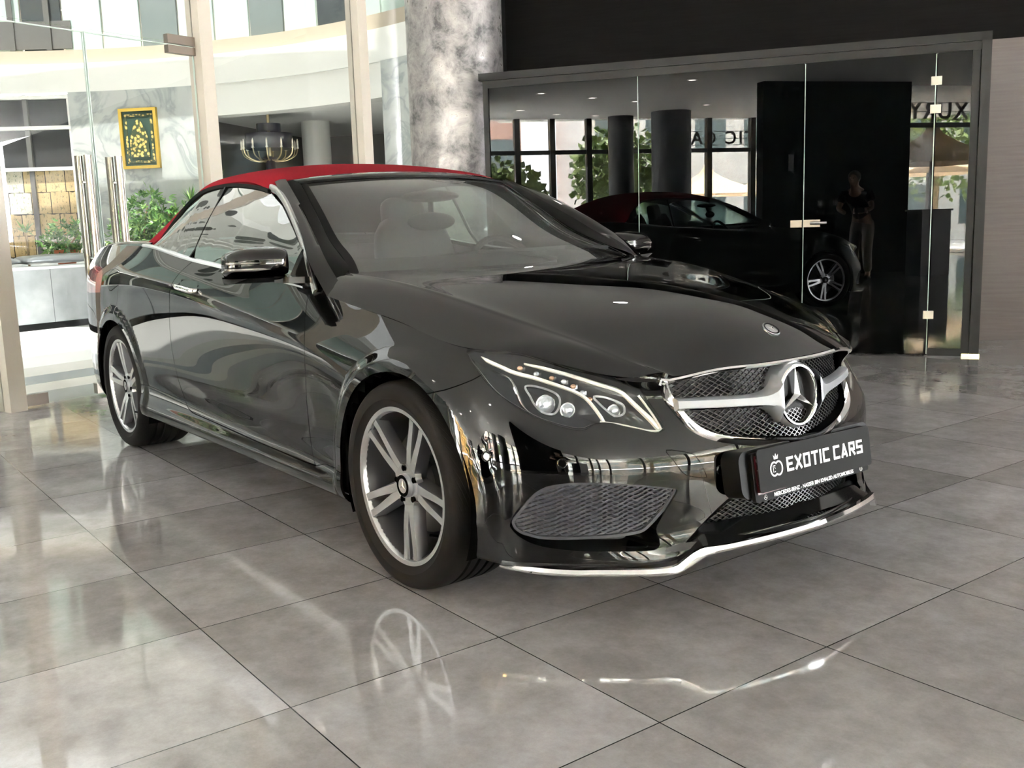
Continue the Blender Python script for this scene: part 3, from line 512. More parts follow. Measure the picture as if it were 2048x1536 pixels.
arcwall('wall_atrium', 55, 71.6, RA, 0, 3.10, MARB, .2); arcwall('wall_atrium', 96.5, 115, RA-.02, 0, 3.10, MARB, .2); arcwall('wall_atrium', 20, 55, RA, 0, .74, MARB, .2)
arcwall('wall_atrium', 12, 20, RA, 0, 3.1, MARB, .2); arcwall('wall_atrium', -115, -95, RA, 0, 3.1, MARB, .2)
for a in range(-90, 12, 10): arcwall('trim_shopfront_post', a-.4, a+.4, RA+.02, 0, 3.08, WALLW, .08, 1)
DKW = mat('dark_window', (.03, .032, .035), .08)
PLX = 0
for a0, a1 in ((20, 55), (-95, 12)): arcwall('window_40', a0, a1, RA+.08, .74 if a0 == 20 else .0, 3.08, DKW, .05)
for zz in (.76, 2.05, 2.62, 3.04): arcwall('trim_window_rail', 20, 55, RA+.0, zz-.02, zz+.03, WALLW, .08)
for a in (24, 30.5, 37, 43.5, 50, 55): arcwall('trim_window_post', a-.25, a+.25, RA+.01, .74, 3.08, DKFR if a != 55 else WALLW, .06, 1)
k = 0
for a in np.arange(-112, 114, 4.5):
    m = GREENG[(0, 0, 1, 0, 2, 0, 0, 1)[k % 8]]; k += 1; arcwall('window_50', a+.12, a+4.38, RA+.20, 3.68, 6.2, m, .03, 2)
arcwall('trim_upper_gallery', 36, 55.5, RA+.17, 3.72, 4.1, DKFR, .02)
for a in (37, 41, 45, 49, 53): arcwall('trim_gallery_post', a-.3, a+.3, RA+.14, 3.7, 5.6, DKFR, .02, 1)
arcwall('wall_gap_light_stop', -116, 116, RA+.45, 3.5, 6.5, CREAM, .1); arcwall('wall_atrium_top', -115, 115, RA+.1, 6.2, 6.8, WALLW, .3)  # gallery backing added to stop sky light coming through the panel gaps
mb = MB(); n_ = 72; V = []
for i in range(n_): V += [Cc(2*pi*i/n_, 3.3, 4.6), Cc(2*pi*i/n_, 4.9, 4.6), Cc(2*pi*i/n_, 4.9, 4.75), Cc(2*pi*i/n_, 3.3, 4.75)]  # centre left open so the sun reaches the atrium floor
mb.add(V, [(i*4+j, i*4+(j+1) % 4, ((i+1) % n_)*4+(j+1) % 4, ((i+1) % n_)*4+j) for i in range(n_) for j in range(4)]); tag(mb.build('canopy', CANOPY, None, smooth=False), 'white canopy pierced with oval openings hanging in the round atrium', 'canopy')
DIMG = glass('roof_light_filter', (.22, .22, .215), 1.3)
arcwall('ceiling_light_filter', -180, 180, 0.02, 6.82, 6.84, DIMG, RA+.3, 90)  # unseen tinted sheet added to cut the daylight in the atrium
# flat roof over the showroom side of the canopy and the ribs between canopy and gallery
for r_ in (5.35, 5.85, 6.35): arcwall('trim_canopy_rib', -115, 115, r_, 4.75+.12*(r_-5), 4.85+.12*(r_-5), WALLW, .22)
# lobby behind the ring
arcwall('floor_lobby', 66, 100, RA+.1, -.02, .01, OUTG, 5); arcwall('ceiling_lobby', 66, 100, RA+.3, 2.78, 2.85, CEILM, 5); LG = mat('lobby_grey', (.16, .155, .145), .6); arcwall('wall_lobby', 66, 100, RA+5, 0, 2.8, LG, .1); arcwall('wall_lobby', 65.9, 66.1, RA+.2, 0, 2.8, LG, 5, 1); arcwall('wall_lobby', 99.9, 100.1, RA+.1, 0, 2.8, LG, 5, 1);  # side walls added to keep sky light out of the lobby
o = column(*Cc(radians(74.0), RA+2.43)[:2], .225, 0, 2.8, WALLW, 'white round column in the lobby beyond the glass')
# chandelier
def chandelier(c, sc_=1.0, lb=''):
    t_ = empty('chandelier', c, 0, lb, 'chandelier'); SH = mat('shade_black', (.012, .010, .022), .35) if 'shade_black' not in MATS else MATS['shade_black']; BR = mat('brass_arm', (.75, .62, .36), .3, .9) if 'brass_arm' not in MATS else MATS['brass_arm']
    mb = MB(); mb.lathe([(.0, .62), (.022, .60), (.022, .0), (.0, 0)], (0, 0, 0), 'z', 10); mb.build('stem', BR, t_)
    mb = MB(); mb.lathe([(.17, .34), (.175, .34), (.175, .46), (.17, .46), (.0, .455)], (0, 0, 0), 'z', 32); mb.build('upper_shade', SH, t_); mb = MB(); mb.lathe([(.33, .10), (.335, .10), (.335, .32), (.33, .32), (.0, .315)], (0, 0, 0), 'z', 40); mb.build('lower_shade', SH, t_)
    for i in range(12):
        a = 2*pi*i/12; P_ = smooth_line([(.03*cos(a), .03*sin(a), -.05), (.20*cos(a), .20*sin(a), -.07), (.36*cos(a), .36*sin(a), .0), (.40*cos(a), .40*sin(a), .10)], 4); mb = MB(); mb.tube(P_, .010, 6); arm_ = mb.build('arm', BR, t_)
        mb = MB(); mb.lathe([(0, .10), (.022, .10), (.014, .13), (.013, .20), (.004, .235), (0, .24)], (.40*cos(a), .40*sin(a), 0), 'z', 8); mb.build('candle', mat('candle', (.85, .80, .68), .4) if 'candle' not in MATS else MATS['candle'], arm_)
    mb = MB(); mb.lathe([(0, -.30), (.07, -.30), (.075, -.10), (.05, -.06), (.12, -.02), (0, -.02)], (0, 0, 0), 'z', 20); mb.build('lower_body', SH, t_)
    mb = MB(); mb.tube([(0, 0, .6), (0, 0, 2.80-c[2])], .006, 6); mb.build('cord', SH, t_)
    t_.scale = (sc_,)*3; return t_
chandelier(Cc(radians(74.8), RA+.9, 2.16), 1.0, 'black shaded chandelier with brass candle arms hanging beyond the glass')
# ---- things in the atrium
GT_ = mat('planter_tile', (.20, .215, .225), .35); t, b = nodes(GT_)
g = N(t, 'ShaderNodeTexCoord'); sx = N(t, 'ShaderNodeSeparateXYZ'); L(t, g.outputs['Object'], sx.inputs[0]); mm = N(t, 'ShaderNodeMath'); mm.operation = 'MODULO'; mm.inputs[1].default_value = .60; ad = N(t, 'ShaderNodeMath'); ad.operation = 'ADD'; ad.inputs[1].default_value = 20.1; L(t, sx.outputs[0], ad.inputs[0]); L(t, ad.outputs[0], mm.inputs[0]); lt = N(t, 'ShaderNodeMath'); lt.operation = 'LESS_THAN'; lt.inputs[1].default_value = .008; L(t, mm.outputs[0], lt.inputs[0])
nz = N(t, 'ShaderNodeTexNoise'); nz.inputs['Scale'].default_value = 2.5; nz.inputs['Detail'].default_value = 6; L(t, g.outputs['Object'], nz.inputs['Vector']); r = ramp(t, [(.35, (.16, .175, .185)), (.7, (.28, .29, .30))]); L(t, nz.outputs[0], r.inputs[0]); mxx = N(t, 'ShaderNodeMixRGB'); L(t, lt.outputs[0], mxx.inputs[0]); L(t, r.outputs[0], mxx.inputs[1]); mxx.inputs[2].default_value = (.04, .045, .05, 1); L(t, mxx.outputs[0], b.inputs['Base Color'])
PL = empty('planter', F(0.4-1.0, 5.7), aF, 'long grey tiled planter wall outside the glass doors', 'planter')
def locto(o, E_, p, a): o.parent = E_; o.matrix_parent_inverse = Matrix.Identity(4); return o
mb = MB(); mb.box((0, -.25, .40), (10.4, .5, .64)); mb.build('planter_box', GT_, PL, smooth=False); mb = MB(); mb.box((0, -.27, .04), (10.4, .44, .08)); mb.build('planter_base', MATTB, PL, smooth=False); mb = MB(); mb.box((0, -.25, .735), (10.44, .56, .03)); mb.build('coping', mat('coping', (.55, .57, .58), .3), PL, smooth=False)
SOIL = mat('soil', (.05, .035, .025), .9)
SILK = mat('silver_cushion', (.42, .44, .46), .28, .35)
def cushion(s0, s1, lb):
    mb = MB(); n1_, n2_ = 26, 12; rows = []; rnd = random.Random(s1*10)
    for top in (1, -1):
        rows = []
        for i in range(n1_+1):
            a = -1+2*i/n1_; r_ = []
            for j in range(n2_+1):
                b2 = -1+2*j/n2_; hgt = (max(0, 1-abs(a)**6)*max(0, 1-b2**4))**.5*(.075 if top > 0 else .03)+ (noise.noise((a*4, b2*3, s0*7+top))*.018 if abs(a) < .97 and abs(b2) < .97 else 0); r_.append(F((s0+s1)/2+a*(s1-s0)/2, 5.95+b2*.22, .80+top*hgt))
            rows.append(r_)
        mb.grid(rows, top < 0)
    tag(mb.build('seat_cushion', SILK, None, ang=180), lb, 'cushion')
cushion(2.1, 3.29, 'silver grey cushion on the planter wall, the left of the two'); cushion(3.32, 4.44, 'silver grey cushion on the planter wall beside the steel door handles')
# newspaper sheets taped inside the tall window
NEWS = []
for i, (c, ln_) in enumerate((((.56, .42, .20), 1), ((.48, .34, .15), 0), ((.62, .58, .42), 1), ((.52, .38, .17), 0))):
    m = mat('newsprint', c, .7); t, b = nodes(m); g = N(t, 'ShaderNodeTexCoord'); br = N(t, 'ShaderNodeTexBrick'); br.inputs['Scale'].default_value = 18+6*i; br.inputs['Color1'].default_value = (*c, 1); br.inputs['Color2'].default_value = (c[0]*.72, c[1]*.75, c[2]*.9, 1); br.inputs['Mortar'].default_value = (c[0]*1.15, c[1]*1.15, c[2]*1.2, 1); br.inputs['Mortar Size'].default_value = .03; L(t, g.outputs['Generated'], br.inputs['Vector'])
    nz = N(t, 'ShaderNodeTexNoise'); nz.inputs['Scale'].default_value = 7; L(t, g.outputs['Generated'], nz.inputs['Vector']); r = ramp(t, [(.58, (1, 1, 1)), (.62, (.35, .42, .42))]); L(t, nz.outputs[0], r.inputs[0]); mm = N(t, 'ShaderNodeMixRGB'); mm.blend_type = 'MULTIPLY'; mm.inputs[0].default_value = .8; L(t, br.outputs[0], mm.inputs[1]); L(t, r.outputs[0], mm.inputs[2]); L(t, mm.outputs[0], b.inputs['Base Color']); NEWS.append(m)
rn = random.Random(5)
for r_i in range(4):
    a = 38.2
    while a < 54.4:
        wda = rn.uniform(1.9, 2.5); a1 = min(a+wda, 54.8); z0 = .82+.305*r_i; hh = .295; rr_i = RA+.055-.003*rn.random(); ctr_ = Cc(radians((a+a1)/2), rr_i, z0); 
        V = []
        for q in np.radians(np.linspace(a+.05, a1-.05, 5)):
            for z in (z0, z0+hh+rn.uniform(-.01, .01)):
                p = Cc(q, rr_i, z); V.append(p)
        V += [(p[0]+NF[0]*.001, p[1]+NF[1]*.001, p[2]) for p in V]
        mb = MB(); mb.add(V, [(i*2, i*2+1, i*2+3, i*2+2) for i in range(4)]+[(10+i*2, 10+i*2+2, 10+i*2+3, 10+i*2+1) for i in range(4)]); tag(mb.build('newspaper_sheet', NEWS[rn.randrange(4)], None, fix=False), 'newspaper page taped over the tall window beyond the doors', 'newspaper', 'newspaper pages covering the window'); a = a1
mb = MB(); p = Cc(radians(41.0), RA+.035, 1.02); arcV = [Cc(radians(q), RA+.040, z) for q in (40.2, 42.0) for z in (1.16, 1.27)]; mb.add(arcV+[(x+NF[0]*.002, y+NF[1]*.002, z) for x, y, z in arcV], [(0, 1, 3, 2), (6, 7, 5, 4)]); tag(mb.build('blue_sticker', mat('teal_paper', (.03, .30, .36), .5), None, smooth=False), 'small teal advert on the newspaper covered window', 'sticker')
# framed tapestry on the marble
TP = empty('wall_tapestry', (0, 0, 0), 0, 'gold framed green and gold embroidered hanging on the marble wall', 'tapestry'); GOLD = mat('gilt_frame', (.62, .42, .08), .35, .6)
def arcq(th, z, off): return Cc(radians(th), RA-off, z)
a0, a1, z0, z1 = 60.9, 65.5, 2.01, 2.84
def band4(mb, x0, x1, w0, w1, off, th_):
    for (aa, bb, cc, dd) in ((x0, x1, w0, w0+(w1-w0)*.05), (x0, x1, w1-(w1-w0)*.05, w1), (x0, x0+(x1-x0)*.08, w0, w1), (x1-(x1-x0)*.08, x1, w0, w1)):
        A_ = [arcq(q, z, o) for q in (aa, bb) for z in (cc, dd) for o in (off, off+th_)]; mb.add(A_, [(0,1,3,2),(4,6,7,5),(0,4,5,1),(2,3,7,6),(0,2,6,4),(1,5,7,3)])
mb = MB(); band4(mb, a0, a1, z0, z1, .0, .05); mb.build('gilt_frame', GOLD, TP, smooth=False)
FIELD = mat('tapestry_field', (.02, .05, .035), .7); ORN = mat('tapestry_gold', (.50, .36, .10), .5, .2); t, b = nodes(ORN); g = N(t, 'ShaderNodeNewGeometry'); vo = N(t, 'ShaderNodeTexVoronoi'); vo.inputs['Scale'].default_value = 22; L(t, g.outputs['Position'], vo.inputs['Vector']); r = ramp(t, [(.35, (.60, .44, .14)), (.55, (.05, .07, .035))]); L(t, vo.outputs['Distance'], r.inputs[0]); L(t, r.outputs[0], b.inputs['Base Color'])
mb = MB(); mb.add([arcq(a0+.3, z0+.03, .02), arcq(a1-.3, z0+.03, .02), arcq(a1-.3, z1-.03, .02), arcq(a0+.3, z1-.03, .02)], [(0, 1, 2, 3)]); mb.build('cloth_field', FIELD, TP, smooth=False)
mb = MB(); band4(mb, a0+.6, a1-.6, z0+.08, z1-.08, .02, .008); mb.build('cloth_border', ORN, TP, smooth=False)
mb = MB(); out = []; am = (a0+a1)/2
for q in np.linspace(0, 1, 15): out.append((am-1.15*(1-q)**.6, z0+.40+.28*q**1.0))
out = [(am-1.15, z0+.16)]+out+[(2*am-x, z) for x, z in out[::-1][1:]]+[(am+1.15, z0+.16)]; mb.add([arcq(x, z, .045) for x, z in out], [tuple(range(len(out)))]); mb.build('arch_ornament', ORN, TP, smooth=False)
# plants
LEAF = mat('leaf_green', (.055, .16, .03), .35); t, b = nodes(LEAF); oi = N(t, 'ShaderNodeNewGeometry'); r = ramp(t, [(0, (.03, .10, .02)), (.5, (.07, .20, .04)), (1, (.20, .34, .08))]); L(t, oi.outputs['Random Per Island'], r.inputs[0]); L(t, r.outputs[0], b.inputs['Base Color'])
BARK = mat('stem_brown', (.30, .22, .12), .7); TERRA = mat('terracotta', (.50, .14, .06), .6)
def bush(c, blobs, nleaf, size, lb, seed, pot=True, stems=True):
    rnd = random.Random(seed); t_ = empty('leafy_shrub', c, 0, lb, 'plant'); mb = MB()
    for (bx, by, bz, br) in blobs:
        for k in range(int(nleaf*br*br)):
            u = Vector((rnd.gauss(0, 1), rnd.gauss(0, 1), rnd.gauss(0, 1))).normalized(); rr_ = br*(.55+.45*rnd.random()); p = Vector((bx, by, bz))+u*rr_
            d = (u*.6+Vector((rnd.gauss(0, .5), rnd.gauss(0, .5), rnd.gauss(-.1, .4)))).normalized(); sd = d.cross(Vector((rnd.gauss(0, 1), rnd.gauss(0, 1), 1))).normalized(); up = sd.cross(d); s_ = size*rnd.uniform(.7, 1.3)
            for f_ in range(3):
                ang = (f_-1)*.75; dd = (d*cos(ang)+sd*sin(ang)); s2 = dd.cross(up).normalized(); q0 = p; q1 = p+dd*s_*.5+s2*s_*.17+up*s_*.05; q2 = p+dd*s_; q3 = p+dd*s_*.5-s2*s_*.17+up*s_*.05; mb.add([q0, q1, q2, q3], [(0, 1, 2, 3)])
    mb.build('foliage', LEAF, t_, smooth=False, fix=False)
    if stems:
        mb = MB()
        for (bx, by, bz, br) in blobs: mb.tube(smooth_line([(bx*.2, by*.2, -.0), (bx*.5, by*.5, bz*.5), (bx, by, bz)], 4), .012, 6)
        mb.build('stem', BARK, t_)
    if pot: mb = MB(); mb.lathe([(0, .0), (.10, .0), (.14, .22), (.155, .22), (.155, .26), (.13, .26), (.12, .22), (0, .22)], (0, 0, -.26), 'z', 24); mb.build('pot', TERRA, t_)
    return t_
zs = .80
mb = MB(); 
for (s0, s1, d0, d1) in ((-4.2, 3.6, 6.22, 6.75),): V = [F(s, d, z) for s in (s0, s1) for d in (d0, d1) for z in (.0, .66)]; mb.add(V, [(0,1,3,2),(4,6,7,5),(0,4,5,1),(2,3,7,6),(0,2,6,4),(1,5,7,3)])
tag(mb.build('soil_bed', SOIL, None, smooth=False), 'dark planting bed behind the tiled planter wall', 'soil')
def Fp(s, d, z): return F(s, d, z)
bush(Fp(4.25, 6.42, .92), [(.05, .0, .16, .26), (.22, .12, .20, .22), (-.12, -.1, .10, .2)], 1500, .085, 'low round umbrella plant between the newspaper window and the steel handles', 2)
bush(Fp(4.95, 5.75, .86), [(0, 0, .45, .30), (.05, .1, -.15, .34), (.2, .05, -.35, .30), (.2, .2, .25, .34), (-.15, -.1, .2, .30), (.1, .1, .62, .24), (-.1, -.2, .0, .28), (.25, .35, .5, .25)], 1300, .09, 'large umbrella plant rising behind the steel door handles', 3)
bush(Fp(5.30, 5.55, .80), [(0, 0, .25, .32), (.15, .25, .3, .28), (-.1, -.2, .1, .26), (.1, .3, 0, .25)], 1300, .085, 'dense umbrella plant at the rear shoulder of the car', 4)
bush(Fp(.6, 6.5, .90), [(0, 0, .3, .35), (.4, .2, .25, .3)], 900, .09, 'umbrella plant at the far left end of the planting bed', 6); bush(Fp(-1.5, 6.5, .90), [(0, 0, .3, .35), (.4, .2, .25, .3)], 900, .09, 'umbrella plant left of the planter, seen only mirrored in the door', 9); bush(Fp(-3.4, 6.5, .90), [(0, 0, .5, .45), (.5, .2, .35, .4), (-.4, 0, .2, .35)], 700, .10, 'tall umbrella plant farthest along the planting bed, mirrored in the door', 12)
def spiky(c, heads, lb, seed, L_=.30, n=34, w_=.010):
    rnd = random.Random(seed); t_ = empty('dracaena', c, 0, lb, 'plant'); mb = MB(); ms = MB()
    for (hx, hy, hz) in heads:
        for k in range(n):
            a = rnd.uniform(0, 2*pi); el = rnd.uniform(-.2, 1.3); d = Vector((cos(a)*cos(el), sin(a)*cos(el), sin(el))); sd = d.cross(Vector((0, 0, 1))).normalized()*w_; l_ = L_*rnd.uniform(.7, 1.1); p = Vector((hx, hy, hz)); q = p+d*l_*.5; e = p+d*l_-Vector((0, 0, l_*.22*rnd.random())); mb.add([p-sd*.4, q-sd, e, q+sd, p+sd*.4], [(0, 1, 2, 3, 4)])
        ms.tube(smooth_line([(hx*.2, hy*.2, -.25), (hx*.3+.04, hy*.3, hz*.4), (hx, hy, hz)], 5), .016, 6)
    mb.build('foliage', LEAF, t_, smooth=False, fix=False); ms.build('stem', BARK, t_)
spiky(Fp(5.42, 5.22, .95), [(0, 0, .55), (.12, .25, .72), (.1, .35, .30), (-.1, .1, .28)], 'spiky dracaena with pale bent stems beside the marble wall', 5); spiky(Fp(3.68, 6.35, .92), [(0, 0, .24)], 'young corn plant with drooping leaves in front of the newspaper window', 8, .24, 16, .018)
spiky(Fp(5.62, 4.95, .9), [(0, 0, .85)], 'dracaena showing just above the red soft top near the cream mullion', 11, .30, 30)
# unseen mass added above the showroom to block the sun
mb = MB(); tw = [F(-14, -.3), F(12, -.3), (16, 14, 0), (16, -11, 0)]; mb.add([(x, y, 3.62) for x, y, z in tw]+[(x, y, 26) for x, y, z in tw], [(0, 1, 2, 3), (7, 6, 5, 4), (0, 4, 5, 1), (1, 5, 6, 2), (2, 6, 7, 3), (3, 7, 4, 0)]); struct(mb, 'wall_sun_block', WALLW, smooth=False)
# ================================================================ what stands outside behind the photographer
LEAF2 = mat('tree_green', (.12, .20, .05), .6); t, b = nodes(LEAF2); oi = N(t, 'ShaderNodeNewGeometry'); r = ramp(t, [(0, (.06, .11, .02)), (1, (.24, .32, .10))]); L(t, oi.outputs['Random Per Island'], r.inputs[0]); L(t, r.outputs[0], b.inputs['Base Color'])
def tree(x, y, h, r_, lb, seed):
    rnd = random.Random(seed); t_ = empty('street_tree', (x, y, 0), 0, lb, 'tree', None); mb = MB()
    for k in range(1500):
        u = Vector((rnd.gauss(0, 1), rnd.gauss(0, 1), rnd.gauss(0, .8))).normalized()*r_*rnd.random()**.33; p = Vector((0, 0, h-r_*.8))+u; d = Vector((rnd.gauss(0, 1), rnd.gauss(0, 1), rnd.gauss(0, 1))).normalized()*.22; e = d.cross(Vector((rnd.gauss(0, 1), 1, rnd.gauss(0, 1)))).normalized()*.09; mb.add([p, p+d*.5+e, p+d, p+d*.5-e], [(0, 1, 2, 3)])
    mb.build('foliage', LEAF2, t_, smooth=False, fix=False); mb = MB(); mb.tube([(0, 0, 0), (.1, 0, h*.4), (0, .1, h-r_)], [.14, .11, .07], 8); mb.build('trunk', BARK, t_)
tree(3.2, -14.5, 3.3, 1.3, 'street tree behind the rear windows, mirrored in the smoked glass', 1); tree(-.2, -13.5, 2.4, 1.1, 'low tree by the street seen mirrored between the rear mullions', 2); tree(11.6, -8.6, 5.4, 1.7, 'tall tree outside the side window, mirrored at the right of the glass', 3); tree(14.5, -16.5, 5.5, 2.4, 'far tree beyond the tan parasols', 4)
TANC = mat('tan_canvas', (.78, .56, .34), .7)
def parasol(x, y, h, r_, lb):
    t_ = empty('parasol', (x, y, 0), 0, lb, 'parasol'); mb = MB(); V = [(0, 0, h)]; n_ = 4; seg = 8
    for j in range(1, seg+1):
        q = j/seg
        for i in range(16): a = 2*pi*i/16+pi/4; rr_ = r_*q/max(abs(cos(a)), abs(sin(a)))**.85; V.append((rr_*cos(a), rr_*sin(a), h-.9*q**.55))
    mb.add(V, [(0, 1+i, 1+(i+1) % 16) for i in range(16)]+[(1+(j-1)*16+i, 1+j*16+i, 1+j*16+(i+1) % 16, 1+(j-1)*16+(i+1) % 16) for j in range(1, seg) for i in range(16)]); mb.build('canvas', TANC, t_, ang=60); mb = MB(); mb.tube([(0, 0, 0), (0, 0, h)], .04, 8); mb.build('pole', DKFR, t_)
parasol(6.4, -15.8, 2.6, 1.4, 'wide tan shade canopy, the nearer one behind the rear windows'); parasol(9.6, -17.5, 2.6, 1.8, 'wide tan shade canopy farther along the street'); parasol(7.2, -6.9, 2.9, 1.2, 'tan shade canopy outside the side window'); parasol(11.3, -12.5, 2.9, 1.4, 'tan shade canopy past the tall tree')
def block(c, d, m, wm, lb, nx, nz, rz=0, sides=((0, 1),)):
    t_ = empty('building', (c[0], c[1], 0), rz, lb, 'building'); mb = MB(); mb.box((0, 0, c[2]), d); mb.build('wall', m, t_, smooth=False)
    for i in range(nx):
        for j in range(nz):
            mb = MB(); w_, h_ = d[0]/nx*.62, d[2]/nz*.55; mb.box((-d[0]/2+d[0]/nx*(i+.5), d[1]/2+.01, c[2]-d[2]/2+d[2]/nz*(j+.5)), (w_, .04, h_)); mb.build('window', wm, t_, smooth=False)
BW = mat('white_render', (.70, .70, .68), .7); GW = mat('building_glass', (.12, .16, .17), .1); PK = mat('pink_render', (.50, .33, .28), .8); OR = mat('ochre_facade', (.60, .34, .08), .6)
block((12, -30, 6), (10, 8, 12), BW, GW, 'white office block with grey windows across the street', 5, 4, .15); block((1.0, -36, 4), (9, 6, 8), PK, GW, 'pink rendered block behind the street trees', 5, 3); block((-2.5, -19, 5), (4.4, 3, 10), OR, mat('ochre_dark', (.30, .16, .05), .5), 'ochre panelled facade behind the rear windows', 3, 7, .1)
block((-9, -26, 3), (7, 5, 6), BW, GW, 'low white block at the far end of the street', 4, 2); block((21, -20, 5), (9, 6, 10), BW, GW, 'white block beyond the side windows', 5, 4, .6)
for i, (x, y, h, r_) in enumerate(((13.5, -2.5, 4.6, 1.9), (14.5, 3.5, 5.0, 2.1), (13.0, 8.5, 4.4, 1.8))): tree(x, y, h, r_, ('tree outside the right hand windows nearest the corner', 'middle tree outside the right hand windows', 'farthest tree outside the right hand windows')[i], 20+i)
parasol(12.2, .6, 3.0, 1.6, 'tan shade canopy between the trees right of the showroom'); parasol(11.6, 5.6, 3.0, 1.1, 'tan shade canopy farther up the right hand street')
block((26, 1, 6), (34, 6, 12), mat('sand_render', (.26, .22, .18), .8), GW, 'long sand coloured block facing the right hand windows', 12, 5, pi/2)  # unseen block added to keep bright low sky out of the reflections
# white counter behind the photographer
mb = MB(); mb.box((4.55, -3.4, .53), (.55, .40, 1.06)); mb.box((4.55, -3.4, 1.075), (.60, .44, .03)); tag(mb.build('reception_plinth', mat('plinth_grey', (.30, .30, .30), .4), smooth=False), 'plain light plinth standing behind the person, mirrored in the door glass', 'plinth')
# ================================================================ the person taking the picture (mirrored in the smoked glass)
SKIN = mat('skin', (.42, .25, .17), .5); TEE = mat('black_tshirt', (.012, .012, .014), .8); TROU = mat('beige_trousers', (.28, .24, .20), .8); HAIR = mat('dark_hair', (.012, .009, .007), .6); SHOE = mat('black_shoe', (.015, .015, .015), .5)
PO = np.array([2.98, -2.98]); fwd = np.array([fw[0], fw[1]]); fwd /= np.linalg.norm(fwd); sdv = np.array([fwd[1], -fwd[0]])
def G(f_, r_, z): q = PO+fwd*f_+sdv*r_; return (q[0], q[1], z)
def skinned(name, pts, edges, rad, m, parent, sub=2):
    me = bpy.data.meshes.new(name); me.from_pydata(pts, edges, []); o = bpy.data.objects.new(name, me); COL.objects.link(o); md = o.modifiers.new('s', 'SKIN'); sv = me.skin_vertices[0].data
    for i, r_ in enumerate(rad): sv[i].radius = (r_, r_) if not isinstance(r_, tuple) else r_
    sv[0].use_root = True; sb_ = o.modifiers.new('d', 'SUBSURF'); sb_.levels = sb_.render_levels = sub; me.materials.append(m); dg = bpy.context.evaluated_depsgraph_get(); nm = bpy.data.meshes.new_from_object(o.evaluated_get(dg)); bpy.data.objects.remove(o); nm.name = name
    nm.polygons.foreach_set('use_smooth', [True]*len(nm.polygons)); o = bpy.data.objects.new(name, nm); COL.objects.link(o); o.parent = parent
    if not nm.materials: nm.materials.append(m)
    return o
PE = empty('person', (0, 0, 0), 0, 'person in black T-shirt and beige trousers bending to take a photo with a phone', 'person')
# body: pelvis, spine, neck, head, arms, legs as one skin-coloured surface
pts = [G(-.10, 0, .96), G(.0, 0, 1.10), G(.10, 0, 1.24), G(.19, 0, 1.36), G(.26, 0, 1.44), G(.31, 0, 1.50), G(.33, 0, 1.58), G(.33, 0, 1.64)]
rad = [.13, .13, .14, .15, .075, .06, .085, .07]; ed = [(i, i+1) for i in range(7)]
for s_ in (-1, 1):
    b_ = len(pts); pts += [G(.20, .19*s_, 1.35), G(.26, .27*s_, 1.14), G(.40, .12*s_, 1.075), G(.415, .105*s_, 1.075)]; rad += [.06, .045, .032, .030]; ed += [(3, b_), (b_, b_+1), (b_+1, b_+2), (b_+2, b_+3)]
    b_ = len(pts); pts += [G(-.10, .10*s_, .86), G(-.02+.05*s_, .12*s_, .50), G(-.10+.08*s_, .13*s_, .10), G(-.02+.08*s_, .13*s_, .04)]; rad += [.095, .065, .045, .04]; ed += [(0, b_), (b_, b_+1), (b_+1, b_+2), (b_+2, b_+3)]
skinned('body', pts, ed, rad, SKIN, PE)
skinned('tshirt', [G(-.10, 0, .98), G(.0, 0, 1.10), G(.10, 0, 1.24), G(.19, 0, 1.37), G(.235, 0, 1.42), G(.20, -.19, 1.36), G(.235, -.245, 1.22), G(.20, .19, 1.36), G(.235, .245, 1.22)], [(0, 1), (1, 2), (2, 3), (3, 4), (3, 5), (5, 6), (3, 7), (7, 8)], [.155, .150, .160, .170, .09, .085, .068, .085, .068], TEE, PE)
skinned('trousers', [G(-.10, 0, .99), G(-.10, 0, .92), G(-.10, -.10, .84), G(-.07, -.12, .50), G(-.18, -.13, .12), G(-.10, .10, .84), G(.03, .12, .50), G(-.02, .13, .12)], [(0, 1), (1, 2), (2, 3), (3, 4), (1, 5), (5, 6), (6, 7)], [.15, .15, .115, .085, .068, .115, .085, .068], TROU, PE)
for s_, f0 in ((-1, -.14), (1, .02)):
    skinned('shoe', [G(f0-.08, .13*s_, .045), G(f0+.02, .13*s_, .05), G(f0+.12, .135*s_, .035)], [(0, 1), (1, 2)], [.045, .048, .038], SHOE, PE)
mb = MB(); mb.ball(G(.315, 0, 1.625), .098, 18, 12, (1.02, .92, 1.05)); mb.build('hair', HAIR, PE)
mb = MB()
Hq = frame(G(.33, 0, 1.585), (sdv[0], sdv[1], 0), (0, 0, 1), (fwd[0], fwd[1], 0))
mb.ball(Hq(0, 0, .035), .075, 18, 12, (.92, .92, 1.25)); mb.ball(Hq(0, -.01, .108), .014); mb.ball(Hq(.078, -.01, -.01), .02, sc=(.6, .6, 1.3)); mb.ball(Hq(-.078, -.01, -.01), .02, sc=(.6, .6, 1.3)); mb.build('head', SKIN, PE)
for s_ in (-1, 1): mb = MB(); mb.ball(Hq(.028*s_, .02, .104), .010); mb.build('eye', MATTB, PE)
mb = MB(); mb.tube([Hq(-.022, -.048, .100), Hq(0, -.05, .106), Hq(.022, -.048, .100)], .004, 6); mb.build('mouth', mat('lip', (.30, .12, .10), .5), PE)
